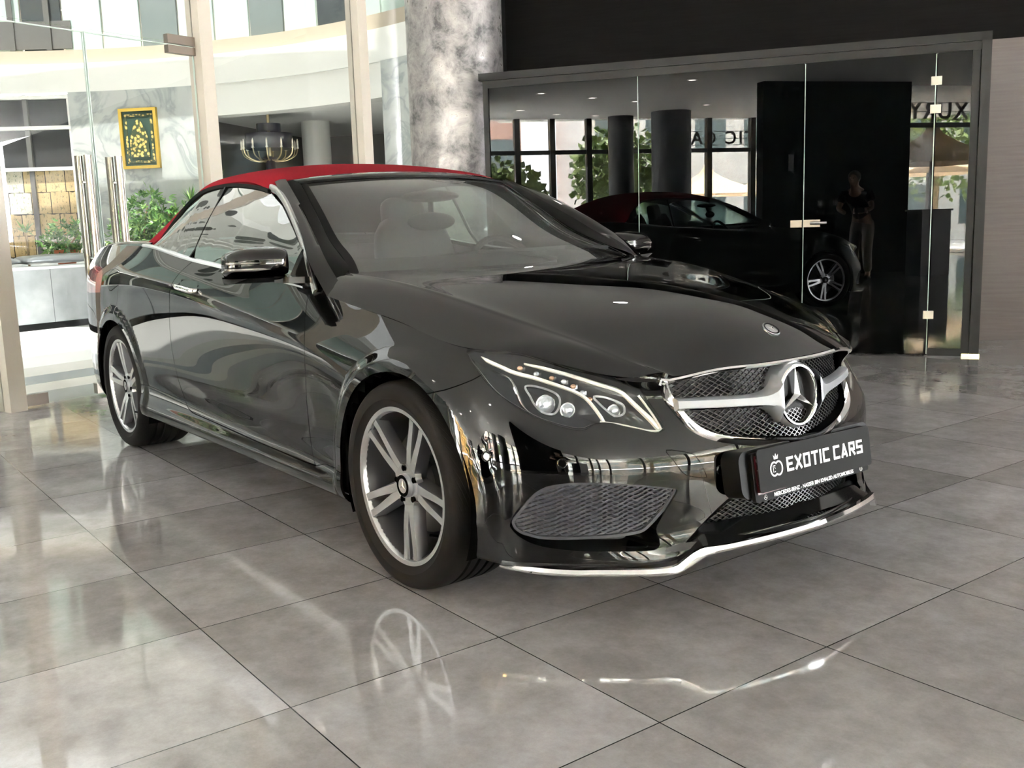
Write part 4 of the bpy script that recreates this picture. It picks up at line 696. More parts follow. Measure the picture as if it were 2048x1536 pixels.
# hands round the phone
PHc = CAM-fw*.035
Pq = frame(PHc, sdv.tolist()+[0], np.cross(np.append(sdv, 0), np.append(fwd, 0)), np.append(fwd, 0))
for s_ in (-1, 1):
    pts = [Pq(s_*.115, -.045, -.07), Pq(s_*.095, -.025, -.045)]; rad = [.026, .026]; ed = [(0, 1)]
    for k, (y_, ln_) in enumerate(((.030, .9), (.012, 1.0), (-.006, .95), (-.022, .8))): b_ = len(pts); pts += [Pq(s_*.092, y_, -.028), Pq(s_*.088, y_+.002, -.012), Pq(s_*(.084-.01*ln_), y_+.003, -.008)]; rad += [.009, .0085, .007]; ed += [(1, b_), (b_, b_+1), (b_+1, b_+2)]
    b_ = len(pts); pts += [Pq(s_*.088, -.030, -.052), Pq(s_*.070, -.024, -.042)]; rad += [.010, .009]; ed += [(1, b_), (b_, b_+1)]
    skinned('hand', pts, ed, rad, SKIN, PE, 1)
ph = MB(); 
V = [Pq(a*.076, b2*.0375, c*.004-.014) for a in (-1, 1) for b2 in (-1, 1) for c in (-1, 1)]; ph.add(V, [(0,1,3,2),(4,6,7,5),(0,4,5,1),(2,3,7,6),(0,2,6,4),(1,5,7,3)]); tag(ph.build('phone', mat('phone_body', (.05, .05, .055), .2), smooth=False), 'dark phone held up in both hands by the person', 'phone')
# ---------------------------------------------------------------- cutting panels out of the flank band
def split_poly(p, a, b):
    """split convex polygon p by the line a-b; returns left, right"""
    dx, dy = b[0]-a[0], b[1]-a[1]; ln = math.hypot(dx, dy); d = [((q[0]-a[0])*-dy+(q[1]-a[1])*dx)/ln for q in p]
    if all(x > -1e-7 for x in d): return p, None
    if all(x < 1e-7 for x in d): return None, p
    A = []; Bb = []
    for i in range(len(p)):
        q, e, r, g = p[i], d[i], p[(i+1) % len(p)], d[(i+1) % len(p)]
        if abs(e) < 1e-7: A.append(q); Bb.append(q)
        elif e > 0: A.append(q)
        else: Bb.append(q)
        if (e > 1e-7 and g < -1e-7) or (e < -1e-7 and g > 1e-7):
            t = e/(e-g); x = (q[0]+t*(r[0]-q[0]), q[1]+t*(r[1]-q[1])); A.append(x); Bb.append(x)
    return (A if len(A) > 2 else None), (Bb if len(Bb) > 2 else None)
def inpoly(x, y, P):
    c = False; j = len(P)-1
    for i in range(len(P)):
        if (P[i][1] > y) != (P[j][1] > y) and x < (P[j][0]-P[i][0])*(y-P[i][1])/(P[j][1]-P[i][1])+P[i][0]: c = not c
        j = i
    return c
def metric(pt, u, w):
    a = np.linalg.norm(pt.raw(u+1e-3, w)-pt.raw(u-1e-3, w), axis=1)/2e-3; b = np.linalg.norm(pt.raw(u, w+.01)-pt.raw(u, w-.01), axis=1)/.02
    return a, np.maximum(b, .015)
def band(pt, P, g, closed=False):
    """strip polygons (convex quads) of half width g metres along a line in (u,w)"""
    P = np.array(P, float); a, b = metric(pt, np.clip(P[:, 0], pt.u0+.01, pt.u1-.01), np.clip(P[:, 1], .05, pt.nw-1.05)); k = len(P); O = []
    for i in range(k):
        p = P[(i-1) % k] if closed or i > 0 else P[0]; q = P[(i+1) % k] if closed or i < k-1 else P[-1]
        d = (q-p)*[a[i], b[i]]; d /= np.linalg.norm(d)+1e-12; nn = np.array([-d[1], d[0]])*g/np.array([a[i], b[i]]); O.append((P[i]+nn, P[i]-nn))
    return [[O[i][0], O[(i+1) % k][0], O[(i+1) % k][1], O[i][1]] for i in range(k if closed else k-1)]
class Trim:
    def __init__(s, pt, nu, nw):
        s.pt = pt; s.nu, s.nw = nu, nw; s.U = np.linspace(pt.u0, pt.u1, nu+1); s.W = np.linspace(0, pt.nw-1, nw+1)
        s.c = {(i, j): [[(s.U[i], s.W[j]), (s.U[i+1], s.W[j]), (s.U[i+1], s.W[j+1]), (s.U[i], s.W[j+1])]] for i in range(nu) for j in range(nw)}
    def cut(s, a, b):
        du = s.U[1]-s.U[0]; dw = s.W[1]-s.W[0]
        if abs(a[0]-b[0])+abs(a[1]-b[1]) < 1e-6: return
        i0 = int((min(a[0], b[0])-s.U[0])/du-1e-6); i1 = int((max(a[0], b[0])-s.U[0])/du+1e-6); j0 = int(min(a[1], b[1])/dw-1e-6); j1 = int(max(a[1], b[1])/dw+1e-6)
        for i in range(max(i0, 0), min(i1, s.nu-1)+1):
            for j in range(max(j0, 0), min(j1, s.nw-1)+1):
                o = []
                for p in s.c[i, j]:
                    xs = [q[0] for q in p]; ys = [q[1] for q in p]
                    if max(xs) < min(a[0], b[0])-1e-6 or min(xs) > max(a[0], b[0])+1e-6 or max(ys) < min(a[1], b[1])-1e-6 or min(ys) > max(a[1], b[1])+1e-6: o.append(p); continue
                    o += [q for q in split_poly(p, a, b) if q]
                s.c[i, j] = o
    def outline(s, P, closed=True):
        k = len(P)
        for i in range(k if closed else k-1): s.cut(tuple(P[i]), tuple(P[(i+1) % k]))
    def sort(s, cls):
        out = {}
        for ps in s.c.values():
            for p in ps:
                n = cls(sum(q[0] for q in p)/len(p), sum(q[1] for q in p)/len(p))
                if n: out.setdefault(n, []).append(p)
        return out
def panel(name, parts, m, parent, lip=.009, flip=False, depth=None):
    """parts: list of (patch, polygons, side) -> one mesh with exact normals and a folded-in edge"""
    V = []; F = []; LN = []
    for pt, polys, sg in parts:
        key = {}; uv = []; ff = []
        for p in polys:
            f = []
            for q in p:
                k = (round(q[0], 6), round(q[1], 5))
                if k not in key: key[k] = len(uv); uv.append(k)
                if not f or f[-1] != key[k]: f.append(key[k])
            if len(f) > 2 and f[0] == f[-1]: f.pop()
            if len(f) > 2: ff.append(f)
        uv = np.array(uv); P, Nn = pt.pn(uv[:, 0], uv[:, 1]); S = np.array([1, sg, 1]); fl = (sg > 0) ^ flip
        if flip: Nn = -Nn
        P = P*S; Nn = Nn*S
        if depth: P = P-Nn*depth
        base = len(V); V += list(P); edges = {}
        for f in ff:
            g = f[::-1] if fl else f
            F.append([base+i for i in g]); LN += [Nn[i] for i in g]
            for i in range(len(g)): e = (g[i], g[(i+1) % len(g)]); edges[e] = 1
        if lip:
            b2 = len(V); used = {}
            for e in list(edges):
                if (e[1], e[0]) in edges: continue
                ids = []
                for i in e:
                    if i not in used: used[i] = len(V); V.append(P[i]-Nn[i]*lip)
                    ids.append(used[i])
                F.append([base+e[1], base+e[0], ids[0], ids[1]])
                T = P[e[1]]-P[e[0]]; nn = np.cross(T, Nn[e[0]]); nn /= np.linalg.norm(nn)+1e-9; LN += [nn]*4
    return mesh_n(name, V, F, LN, m, parent)

CAR = empty('car', (0, 0, 0), label='black two-door convertible with a closed red soft top parked on the grey tiles', cat='car')
FL = flank_patch()
def inv_xz(pt, X, Z, uv):
    uv = np.array(uv, float)
    for _ in range(14):
        g = lambda q: pt.raw(q[0], q[1])[0][[0, 2]]
        r = g(uv)-[X, Z]; J = np.c_[(g(uv+[1e-3, 0])-g(uv-[1e-3, 0]))/2e-3, (g(uv+[0, 1e-2])-g(uv-[0, 1e-2]))/2e-2]
        d = np.linalg.lstsq(J, -r, rcond=None)[0]; uv = uv+np.clip(d, [-.1, -.8], [.1, .8]); uv[1] = min(max(uv[1], 0), pt.nw-1)
    return uv
def arch(cx, cz, R, u0):
    O = []; uv = (u0-R, 2)
    for k in range(49):
        a = radians(200-k*220/48); x, z = cx+R*cos(a), cz+R*sin(a); uv = inv_xz(FL, x, max(z, .212), uv); O.append(tuple(uv))
    return [(O[0][0], -.5)]+O+[(O[-1][0], -.5)]
dS = np.r_[0, np.cumsum(np.linalg.norm(np.diff(ST, axis=0), axis=1))]
archF = arch(0, .322, .352, float(dS[13])); archR = arch(-2.76, .318, .353, float(dS[6]))
UE = FL.u1
lampP = [tuple(p) for p in UV['lamp_low']]
lamp = lampP+[(5.31, 10.66), (5.27, 10.90), (5.23, 11.3), (4.725, 11.3)]
grP = [(5.405, 11.4)]+[tuple(p) for p in smooth_line(UV['grille'], 2)]+[(UE+.1, 5.78), (UE+.1, 11.4)]
intake = [(5.425, 1.95), (5.47, 2.6), (5.53, 3.3), (5.594, 3.95), (5.66, 4.35), (UE+.1, 4.5), (UE+.1, 1.6), (5.70, 1.65), (5.55, 1.75)]
fog = [tuple(p) for p in smooth_line(UV['fog_open'], 2, True)]
doorL = [tuple(p) for p in smooth_line(UV['doorB'], 3)]+[tuple(p) for p in smooth_line(UV['doorBot'], 3)][1:]
doorF = [tuple(p) for p in smooth_line(UV['doorF'], 3)]
doorPoly = [(2.686, 11.5)]+doorL+doorF[::-1][1:]+[(3.826, 11.5)]
skl = [tuple(p) for p in UV['skirtR']]+[tuple(p) for p in UV['doorBot'][1:]]+[tuple(p) for p in UV['skirtF'][1:]]
skl = [(2.05, 3.7)]+skl+[(4.24, 3.2)]
seamBF = [(4.62, 7.9)]+[tuple(p) for p in UV['seam_bf']]+[(4.84, 10.0)]
bumpR = [(1.86, 5.7), (1.70, 5.75), (1.45, 6.1), (1.30, 6.6), (.9, 6.9), (0, 6.9)]
trunkL = [(.86, 11.2), (.84, 9.6), (.80, 8.2), (.80, 7.4), (.9, 6.9)]
tailP = [(.84, 7.35), (1.2, 7.3), (1.50, 7.45), (1.545, 8.2), (1.53, 8.9), (1.46, 9.3), (1.2, 9.45), (.84, 9.45)]
def ext(P, a, b): return [a]+list(P)+[b]
tr = Trim(FL, 430, 88)
for P in (archF, archR, lamp, grP, intake, fog, tailP): tr.outline(P)
BANDS = []
for P, cl, g in ((doorL+doorF[::-1], False, .0022), (skl, False, .0012), (seamBF, False, .0016), (bumpR, False, .0018), (trunkL, False, .002),
                 (smooth_line(UV['tow'], 3, True), True, .0011), (smooth_line(UV['fuel'], 3, True), True, .0013), ([(2.686, 11.3), (2.686, 11)], False, .002)):
    if P is not None: BANDS += band(FL, P, g, cl)
for q in BANDS: tr.outline(q)
def at_u(P, u): return float(np.interp(u, [p[0] for p in P], [p[1] for p in P]))
BB = [(min(q[0] for q in b), max(q[0] for q in b), min(q[1] for q in b), max(q[1] for q in b), b) for b in BANDS]
def cls(u, w):
    if (1 < u < 2.4 and inpoly(u, w, archR)) or (3.8 < u < 4.9 and inpoly(u, w, archF)): return None
    for a, b2, c, d, q in BB:
        if a <= u <= b2 and c <= w <= d and inpoly(u, w, q): return None
    if u > 4.6:
        if inpoly(u, w, lamp): return 'headlamp'
        if inpoly(u, w, grP) or inpoly(u, w, intake) or inpoly(u, w, fog): return None
    if u < 1.6 and inpoly(u, w, tailP): return 'tail_lamp'
    if 2.4 < u < 4 and inpoly(u, w, doorPoly): return 'door'
    if 2.05 < u < 4.25 and w < at_u(skl, u): return 'side_skirt'
    if u > 3.8:
        if u > 4.82 or (u > 4.45 and w < at_u(seamBF, u)): return 'front_bumper'
        return 'fender'
    if u < 1.87 and w < at_u(bumpR[::-1], u): return 'rear_bumper'
    if u < .86: return 'trunk_lid'
    return 'quarter_panel'
PARTS = tr.sort(cls)
for n in ('door', 'fender', 'quarter_panel', 'side_skirt'):
    for sg in (-1, 1):
        o = panel(n, [(FL, PARTS[n], sg)], PAINT, CAR)
        if n == 'door':
            DOOR = DOOR if sg > 0 and 'DOOR' in globals() else o
for n in ('front_bumper', 'rear_bumper', 'trunk_lid'):
    BUMP = panel(n, [(FL, PARTS[n], sg) for sg in (-1, 1)], PAINT, CAR, lip=.02 if n == 'front_bumper' else .01)
# dark body shell behind the gaps
tr2 = Trim(FL, 120, 22); sh = tr2.sort(lambda u, w: None if ((1 < u < 2.4 and inpoly(u, w, archR)) or (3.8 < u < 4.9 and inpoly(u, w, archF)) or u > 4.72) else 'x')
panel('body_shell', [(FL, sh['x'], sg) for sg in (-1, 1)], DARK, CAR, lip=0, depth=.024)

# ---- bonnet
def topu(x, y):
    d = np.abs(TOP[:, 0]-x)+np.abs(TOP[:, 1]-y); return None
uS = np.linspace(FL.u0, FL.u1, 900); eS = FL.raw(uS, np.full(900, 10.999))
def edge_at(u): return FL.raw(u, 11.0)[0]
HU = [3.86, 4.18, 4.46, 4.64, 4.79, 5.00, 5.17, 5.405]   # places along the flank's upper edge
HC = [(-.645,.69,.950),(-.30,.668,.924),(.0,.632,.876),(.185,.60,.836),(.325,.566,.801),(.49,.505,.750),(.585,.468,.716),(.672,.428,.690)]
HM = [(-.445,0,.950),(-.20,0,.936),(.08,0,.910),(.28,0,.886),(.44,0,.858),(.60,0,.815),(.705,0,.764),(.768,0,.690)]
P = np.zeros((8, 11, 3))
for k in range(8):
    E_, C_, M_ = edge_at(HU[k]), np.array(HC[k]), np.array(HM[k]); E_ = E_+np.array([0, -.0015, 0])
    o = np.array([0, .35, .9]); o /= np.linalg.norm(o)
    bl = .010 if k < 6 else .004
    P[k, 0] = E_; P[k, 1] = E_+.28*(C_-E_)+o*bl; P[k, 2] = E_+.72*(C_-E_)+o*bl; P[k, 3] = C_+.06*(E_-C_)*1.0; P[k, 4] = C_
    for j, t_ in enumerate((.05, .18, .38, .60, .82, 1.0)):
        q = np.array([C_[0]+(M_[0]-C_[0])*(1-(1-t_)**2), C_[1]*(1-t_), 0]); s_ = sin(pi/2*min(1, t_))**1.5
        q[2] = C_[2]+(M_[2]-C_[2])*s_ - .006*max(0, 1-abs(t_-.10)/.12)
        P[k, 5+j] = q
    if k == 7:
        for j, t_ in enumerate((.05, .18, .38, .60, .82, 1.0)):
            yy = C_[1]*(1-t_); i = np.argmin(np.abs(eS[:, 1]-yy)+(uS < 5.3)*9); P[k, 5+j] = eS[i]+[.001, 0, .002]
        P[k, 10, 1] = 0
hk = np.r_[0, np.cumsum(np.linalg.norm(np.diff(np.array(HC), axis=0), axis=1))]
HOOD = Patch(hk, P)
HOOD.P = P
class HoodPatch(Patch):
    """the bonnet closes on its centre line with a mirrored neighbour so the crown stays smooth"""
    def __init__(s, uk, P):
        P = np.asarray(P, float); mir = P[:, -2:-1]*np.array([1, -1, 1]); s.uk = np.asarray(uk, float)
        PP = np.concatenate([2*P[:, :1]-P[:, 1:2], P, mir], 1); s.nw = P.shape[1]; s.ev = cspl(s.uk, PP); s.disp = None; s.u0, s.u1 = uk[0], uk[-1]
HOOD = HoodPatch(hk, P)
n1, n2 = 110, 90
gu = np.linspace(HOOD.u0, HOOD.u1, n1); gw = np.linspace(0, 10, n2)
polys = [[(gu[i], gw[j]), (gu[i+1], gw[j]), (gu[i+1], gw[j+1]), (gu[i], gw[j+1])] for i in range(n1-1) for j in range(n2-1)]
panel('bonnet', [(HOOD, polys, sg) for sg in (-1, 1)], PAINT, CAR, lip=.012)
# ---------------------------------------------------------------- greenhouse, soft top, rear deck
def patch_grid(pt, n1, n2):
    a = np.linspace(pt.u0, pt.u1, n1); b = np.linspace(0, pt.nw-1, n2)
    if isinstance(pt, HoodPatch): b = np.linspace(0, pt.nw-1, n2)
    return [[(a[i], b[j]), (a[i+1], b[j]), (a[i+1], b[j+1]), (a[i], b[j+1])] for i in range(n1-1) for j in range(n2-1)]
def cum(P): return np.r_[0, np.cumsum(np.linalg.norm(np.diff(np.array(P), axis=0), axis=1))]
# soft top: side edge, shoulder, centre (rear to front)
TE = [(-2.455,.768,1.043),(-2.41,.745,1.070),(-2.36,.70,1.130),(-2.275,.640,1.215),(-2.17,.605,1.285),(-2.0,.588,1.312),(-1.75,.588,1.315),(-1.52,.598,1.296),(-1.345,.615,1.258)]
TS = [(-2.62,.715,1.060),(-2.54,.665,1.125),(-2.43,.60,1.215),(-2.32,.555,1.283),(-2.18,.525,1.330),(-1.98,.508,1.354),(-1.75,.505,1.360),(-1.50,.51,1.345),(-1.315,.515,1.306)]
TM = [(-3.08,0,1.060),(-2.95,0,1.135),(-2.75,0,1.235),(-2.55,0,1.310),(-2.32,0,1.368),(-2.05,0,1.394),(-1.78,0,1.399),(-1.50,0,1.378),(-1.265,0,1.336)]
P = np.zeros((9, 8, 3))
for k in range(9):
    E_, S_, M_ = map(np.array, (TE[k], TS[k], TM[k])); P[k, 0] = E_; P[k, 1] = E_+.5*(S_-E_)+[0, .012, .012]; P[k, 2] = S_
    for j, t_ in enumerate((.12, .32, .55, .78, 1.0)): P[k, 3+j] = [S_[0]+(M_[0]-S_[0])*(1-(1-t_)**2), S_[1]*(1-t_), S_[2]+(M_[2]-S_[2])*(1-(1-t_)**2.2)]
TOPP = HoodPatch(cum(TM), P)
SOFT = panel('soft_top', [(TOPP, patch_grid(TOPP, 50, 40), sg) for sg in (-1, 1)], CLOTH, CAR, lip=.018); tag(SOFT, 'dark red canvas soft top')
# rear deck
DE = [(-3.78,.0),(-3.70,.57),(-3.30,.765),(-2.74,.80),(-2.45,.80)]
dk = []
for x in np.linspace(-3.76, -2.44, 9):
    i = np.argmin(np.abs(eS[:, 0]-x)+(uS > 3)*9+(uS < .35)*9); e = eS[i]; mz = 1.0+.075*min(1, (x+3.80)/.8)**.7
    dk.append([e+[0, -.002, 0], e+[0, -.02, .018], [e[0], e[1]*.86, e[2]*.45+mz*.55+.008], [e[0]-.005, e[1]*.6, mz-.006], [e[0]-.01, e[1]*.3, mz], [e[0]-.012, 0, mz+.002]])
DECK = HoodPatch(cum([r[0] for r in dk]), np.array(dk)); panel('tonneau_cover', [(DECK, patch_grid(DECK, 30, 26), sg) for sg in (-1, 1)], PAINT, CAR, lip=.01)
# side glass: bottom along the belt, top along the roof rail
GT = [(-2.39,.752,1.040),(-2.374,.706,1.099),(-2.30,.663,1.18),(-2.22,.622,1.250),(-2.11,.600,1.288),(-1.926,.590,1.302),(-1.718,.592,1.298),(-1.49,.604,1.277),(-1.353,.616,1.256),(-1.155,.656,1.190),(-.984,.701,1.106),(-.859,.735,1.042),(-.746,.769,.977),(-.67,.788,.905)]
def belt(x):
    i = np.argmin(np.abs(eS[:, 0]-x)+(eS[:, 1] < .7)*9); return eS[i]
for sg in (-1, 1):
    for nm, x0, x1 in (('rear_quarter_window', -2.385, -1.868), ('door_window', -1.855, -.672)):
        tx = np.array(GT); xs = np.linspace(x0, x1, 40); rows = []
        for i, x in enumerate(xs):
            tz = np.interp(x, tx[:, 0], tx[:, 2]); ty = np.interp(x, tx[:, 0], tx[:, 1]); bz = belt(x)[2]+.006; r_ = []
            xb = x-(.0 if nm[0] == 'd' and i else 0)
            for q in np.linspace(0, 1, 14): zz = bz+(tz-bz)*q; k_ = (zz-bz)/(1.31-bz+1e-9); r_.append((x+(.05*q if x1 < -1.8 and i == 39 else 0)*0, sg*(.783+(ty-.783)*q+.012*sin(pi*q)*(tz-bz)/.35), zz))
            rows.append(r_)
        mb = MB(); mb.grid(rows); mb.build(nm, SIDEG, CAR, ang=80)
    # window seal under the roof rail and the divider
    mb = MB(); L_ = smooth_line(GT[:9], 3); mb.sweep([(x, sg*(y+.004), z+.004) for x, y, z in L_], [(-.006, -.008), (.006, -.008), (.006, .006), (-.006, .006)], (0, 0, 1)); mb.build('window_seal', SEAL, CAR)
    mb = MB(); D_ = [(-1.862, .590, 1.300), (-1.861, .668, 1.17), (-1.861, .723, 1.067), (-1.861, .785, .988)]; mb.sweep([(x, sg*(y+.006), z) for x, y, z in smooth_line(D_, 3)], [(-.004, -.007), (.004, -.007), (.004, .007), (-.004, .007)], (1, 0, 0)); mb.build('window_divider', SEAL, CAR)
    # bright belt moulding: along the belt, then up the screen pillar
    xs = np.r_[np.linspace(-2.47, -.72, 40)]; B_ = [(x, sg*(belt(x)[1]-.006), belt(x)[2]+.006) for x in xs]
    mb = MB(); mb.sweep(B_, [(-.012, -.005), (.010, -.006), (.011, .001), (.004, .007), (-.009, .008), (-.012, .003)], (0, 0, 1)); mb.build('belt_moulding', SATIN, CAR)
    PB = [(-.622,.800,.884),(-.700,.781,.975),(-.822,.741,1.058),(-.955,.703,1.132),(-1.10,.664,1.203),(-1.24,.630,1.252),(-1.345,.612,1.272)]
    mb = MB(); mb.sweep([(x-.006, sg*(y+.001), z) for x, y, z in smooth_line(PB, 4)], [(-.015, -.006), (.015, -.006), (.014, .004), (0, .007), (-.014, .004)], (0, sg, 0)); mb.build('pillar_moulding', SATIN, CAR)
    # windscreen pillar: between moulding and glass
    PO = [(-.545,.796,.868),(-.69,.786,.985),(-.81,.745,1.066),(-.945,.706,1.140),(-1.09,.668,1.211),(-1.23,.634,1.262),(-1.335,.600,1.296)]
    PM = [(-.575,.735,.935),(-.66,.742,1.0),(-.79,.700,1.078),(-.93,.664,1.152),(-1.075,.626,1.222),(-1.21,.588,1.276),(-1.315,.552,1.304)]
    PI = [(-.600,.672,.962),(-.680,.652,.985),(-.842,.616,1.045),(-.93,.596,1.092),(-1.02,.574,1.142),(-1.20,.536,1.253),(-1.290,.520,1.298)]
    rows = []
    for a, m_, i_ in zip(smooth_line(PO, 4), smooth_line(PM, 4), smooth_line(PI, 4)):
        m_ = a+.45*(i_-a)+np.array([.006, 0, .008]); rows.append([a-[0, .02, .004], a, a+.55*(m_-a)+[.003, .004, .003], m_, m_+[.0, -.004, -.010], m_+.5*(i_-m_)+[.004, 0, .000], i_])
    rows = np.array(rows)*[1, sg, 1]; mb = MB(); mb.grid(rows[:, :5]); mb.build('windscreen_pillar', PAINT, CAR, ang=50); mb = MB(); mb.grid(rows[:, 4:]); mb.build('pillar_rubber', SEAL, CAR, ang=50)
# windscreen: side edge, centre line
WE = [(-.570,.690,.925),(-.679,.650,.978),(-.844,.612,1.039),(-1.013,.574,1.134),(-1.20,.534,1.246),(-1.262,.520,1.282)]
WM = [(-.36,0,.925),(-.46,0,.990),(-.62,0,1.075),(-.82,0,1.170),(-1.04,0,1.262),(-1.19,0,1.308)]
P = np.zeros((6, 7, 3))
for k in range(6):
    E_, M_ = np.array(WE[k]), np.array(WM[k])
    for j, t_ in enumerate((0, .06, .2, .42, .65, .85, 1)): P[k, j] = [E_[0]+(M_[0]-E_[0])*(1-(1-t_)**2.2), E_[1]*(1-t_), E_[2]+(M_[2]-E_[2])*(1-(1-t_)**2.2)]
WS = HoodPatch(cum(WM), P[:, :, :]); WS.flipu = True
panel('windscreen', [(WS, patch_grid(WS, 30, 36), sg) for sg in (-1, 1)], SCREEN, CAR, lip=0, flip=True)
# header rail above the glass
HF = [(-1.262,.520,1.284)]; rows = []
for t_ in np.linspace(-1, 1, 41):
    a = abs(t_); s_ = 1-a**2.2; yy = t_*.545
    x0, z0 = -1.262+(.072)*s_, 1.284+.024*s_; x1, z1 = -1.340+.075*s_, 1.300+.032*s_
    rows.append([(x0+.012, yy*.96, z0-.006), (x0-.002, yy*.97, z0+.006), (x0-.03, yy*.985, z0+.016), (x1+.02, yy, z1+.002), (x1, yy, z1-.002), (x1-.01, yy, z1-.02)])
mb = MB(); mb.grid(rows); mb.build('header_rail', PAINT, CAR, ang=60)
mb = MB(); mb.sweep([(-1.262+.072*(1-abs(t_)**2.2)+.004, t_*.528, 1.284+.024*(1-abs(t_)**2.2)+.003) for t_ in np.linspace(-1, 1, 31)], [(-.004, -.004), (.004, -.004), (.004, .004), (-.004, .004)], (0, 0, 1)); mb.build('windscreen_seal', SEAL, CAR)
# black band round the glass (frit) and the cowl under it
for sg in (-1, 1):
    rows = []
    for q in np.linspace(WS.u0, WS.u1, 30): rows.append([WS.raw(q, w_)[0]*[1, sg, 1]+[.0025, 0, .0035] for w_ in (0, .35, .62)])
    mb = MB(); mb.grid(rows); mb.build('screen_border', SEAL, CAR, ang=80)
rows = []
for t_ in np.linspace(-1, 1, 41):
    s_ = 1-abs(t_)**2.2; rows.append([(-.632+.205*s_, t_*.66, .944), (-.66+.19*s_, t_*.66, .930), (-.70+.20*s_, t_*.655, .962+.004*s_), (-.735+.2*s_, t_*.65, .985+.004*s_)])
mb = MB(); mb.grid(rows); mb.build('cowl_panel', MATTB, CAR, ang=60)
# wipers
def wiper(p0, p1, piv):
    mb = MB(); p0, p1, piv = map(np.array, (p0, p1, piv)); mid = (p0+p1)/2
    arm = smooth_line([piv, piv*.6+mid*.4+[0, 0, .012], mid+[0, 0, .012]], 6); mb.tube(arm, np.linspace(.009, .005, len(arm)), 8); o = mb.build('wiper_arm', SEAL, CAR)
    bl = MB(); bl.sweep(smooth_line([p0, mid+[.004, 0, .006], p1], 8), [(-.006, 0), (.006, 0), (.002, .014), (-.002, .014)], (0.3, 0, 1)); bl.build('blade', MATTB, o)
    k_ = MB(); k_.box(mid+[0, 0, .014], (.02, .045, .014)); k_.build('blade_clip', SEAL, o)
wiper((-.635,-.32,.972), (-.545,.10,.988), (-.46,.16,.958)); wiper((-.56,.02,.985), (-.60,.56,.978), (-.45,.50,.955))
mb = MB()
# door mirrors
for sg in (-1, 1):
    t_ = empty('door_mirror', parent=CAR)
    Q = frame((-.835, sg*.922, .981), (-.26, sg*.965, 0), (0, 0, 1), (.965, sg*.26, 0))   # a outward, b up, c forward
    nA, nB = 30, 22; rows = []
    for i in range(nA+1):
        a = -1+2*i/nA; r_ = []
        top = .062-.020*max(0, a)**2.2 if a > -.2 else .062-.004*(a+.2)**2; bot = -.046
        for j in range(nB+1):
            th = -pi/2+pi*j/nB*1.0; ca = (1-abs(a)**4.5)**(1/3.2) if abs(a) < 1 else 0
            zz = (bot+(top-bot)*(j/nB)); h = (zz-(top+bot)/2)/((top-bot)/2); c = .095*ca*max(0, 1-abs(h)**3)**.5
            zc = (top+bot)/2+(zz-(top+bot)/2)*(.55+.45*ca)
            r_.append(Q(a*.117, zc, c-.02))
        rows.append(r_)
    mb = MB(); mb.grid(rows); hs = mb.build('housing', PAINT, t_, ang=60)
    # back edge frame and mirror glass
    ring = [Q(a*.113, b_, -.022) for a, b_ in [(-.97,-.03),(-.6,-.044),(.5,-.044),(.93,-.034),(.98,0),(.9,.03),(.5,.05),(-.2,.058),(-.85,.05),(-.98,.02)]]
    mb = MB(); c_ = np.mean(ring, 0); mb.add(ring+[c_], [(i, (i+1) % 10, 10) for i in range(10)]); mb.build('mirror_glass', CHROME, t_)
    # turn signal lens: two slim bars on the front, wrapping to the tip
    for (zb, zt, a0, a1) in ((.004, .013, -.10, .93), (-.020, -.009, -.35, .97)):
        rows = []
        for i in range(25):
            a = a0+(a1-a0)*i/24; ca = (1-abs(a)**4.5)**(1/3.2); f_ = min(1, i/7+.08); zm = (zb+zt)/2; r_ = []
            for q in (-1, -.5, 0, .5, 1):
                zz = zm+(zt-zb)/2*q*f_; h = (zz-.008)/.054; c = .095*ca*max(0, 1-abs(h)**3)**.5; r_.append(Q(a*.117, zz, c-.02+.0035*(1-abs(q)**4)+.0008))
            rows.append(r_)
        mb = MB(); mb.grid(rows); mb.build('turn_signal', INDIC, t_, ang=80)
    # lower trim and foot
    mb = MB(); rows = []
    for i in range(21):
        a = -1+2*i/20; ca = (1-abs(a)**5)**(1/2.5); rows.append([Q(a*.117, -.040, -.024), Q(a*.117, -.046, -.02), Q(a*.115, -.064, .01*ca), Q(a*.115, -.060, .060*ca), Q(a*.118, -.044, .078*ca-.0)])
    mb.grid(rows); mb.build('mirror_base', GLOSSB, t_, ang=60)
    mb = MB(); mb.sweep([Q(-.06, -.054, .02), Q(-.11, -.056, .03), (-.715, sg*.803, .925), (-.70, sg*.765, .925)], [(-.05, -.010), (.05, -.010), (.045, .012), (-.045, .014)], (0, 0, 1)); mb.build('mirror_foot', GLOSSB, t_, ang=50)
    # black triangle ahead of the door window
    mb = MB(); tri = [(-.66,.792,.905),(-.84,.795,.922),(-.80,.772,1.00),(-.775,.764,1.03)]; mb.add([(x, sg*(y+.004), z) for x, y, z in tri]+[(x, sg*(y-.012), z) for x, y, z in tri], [(0,1,2,3),(7,6,5,4),(0,3,7,4),(1,5,6,2),(2,6,7,3)]); mb.build('mirror_triangle', GLOSSB, CAR)
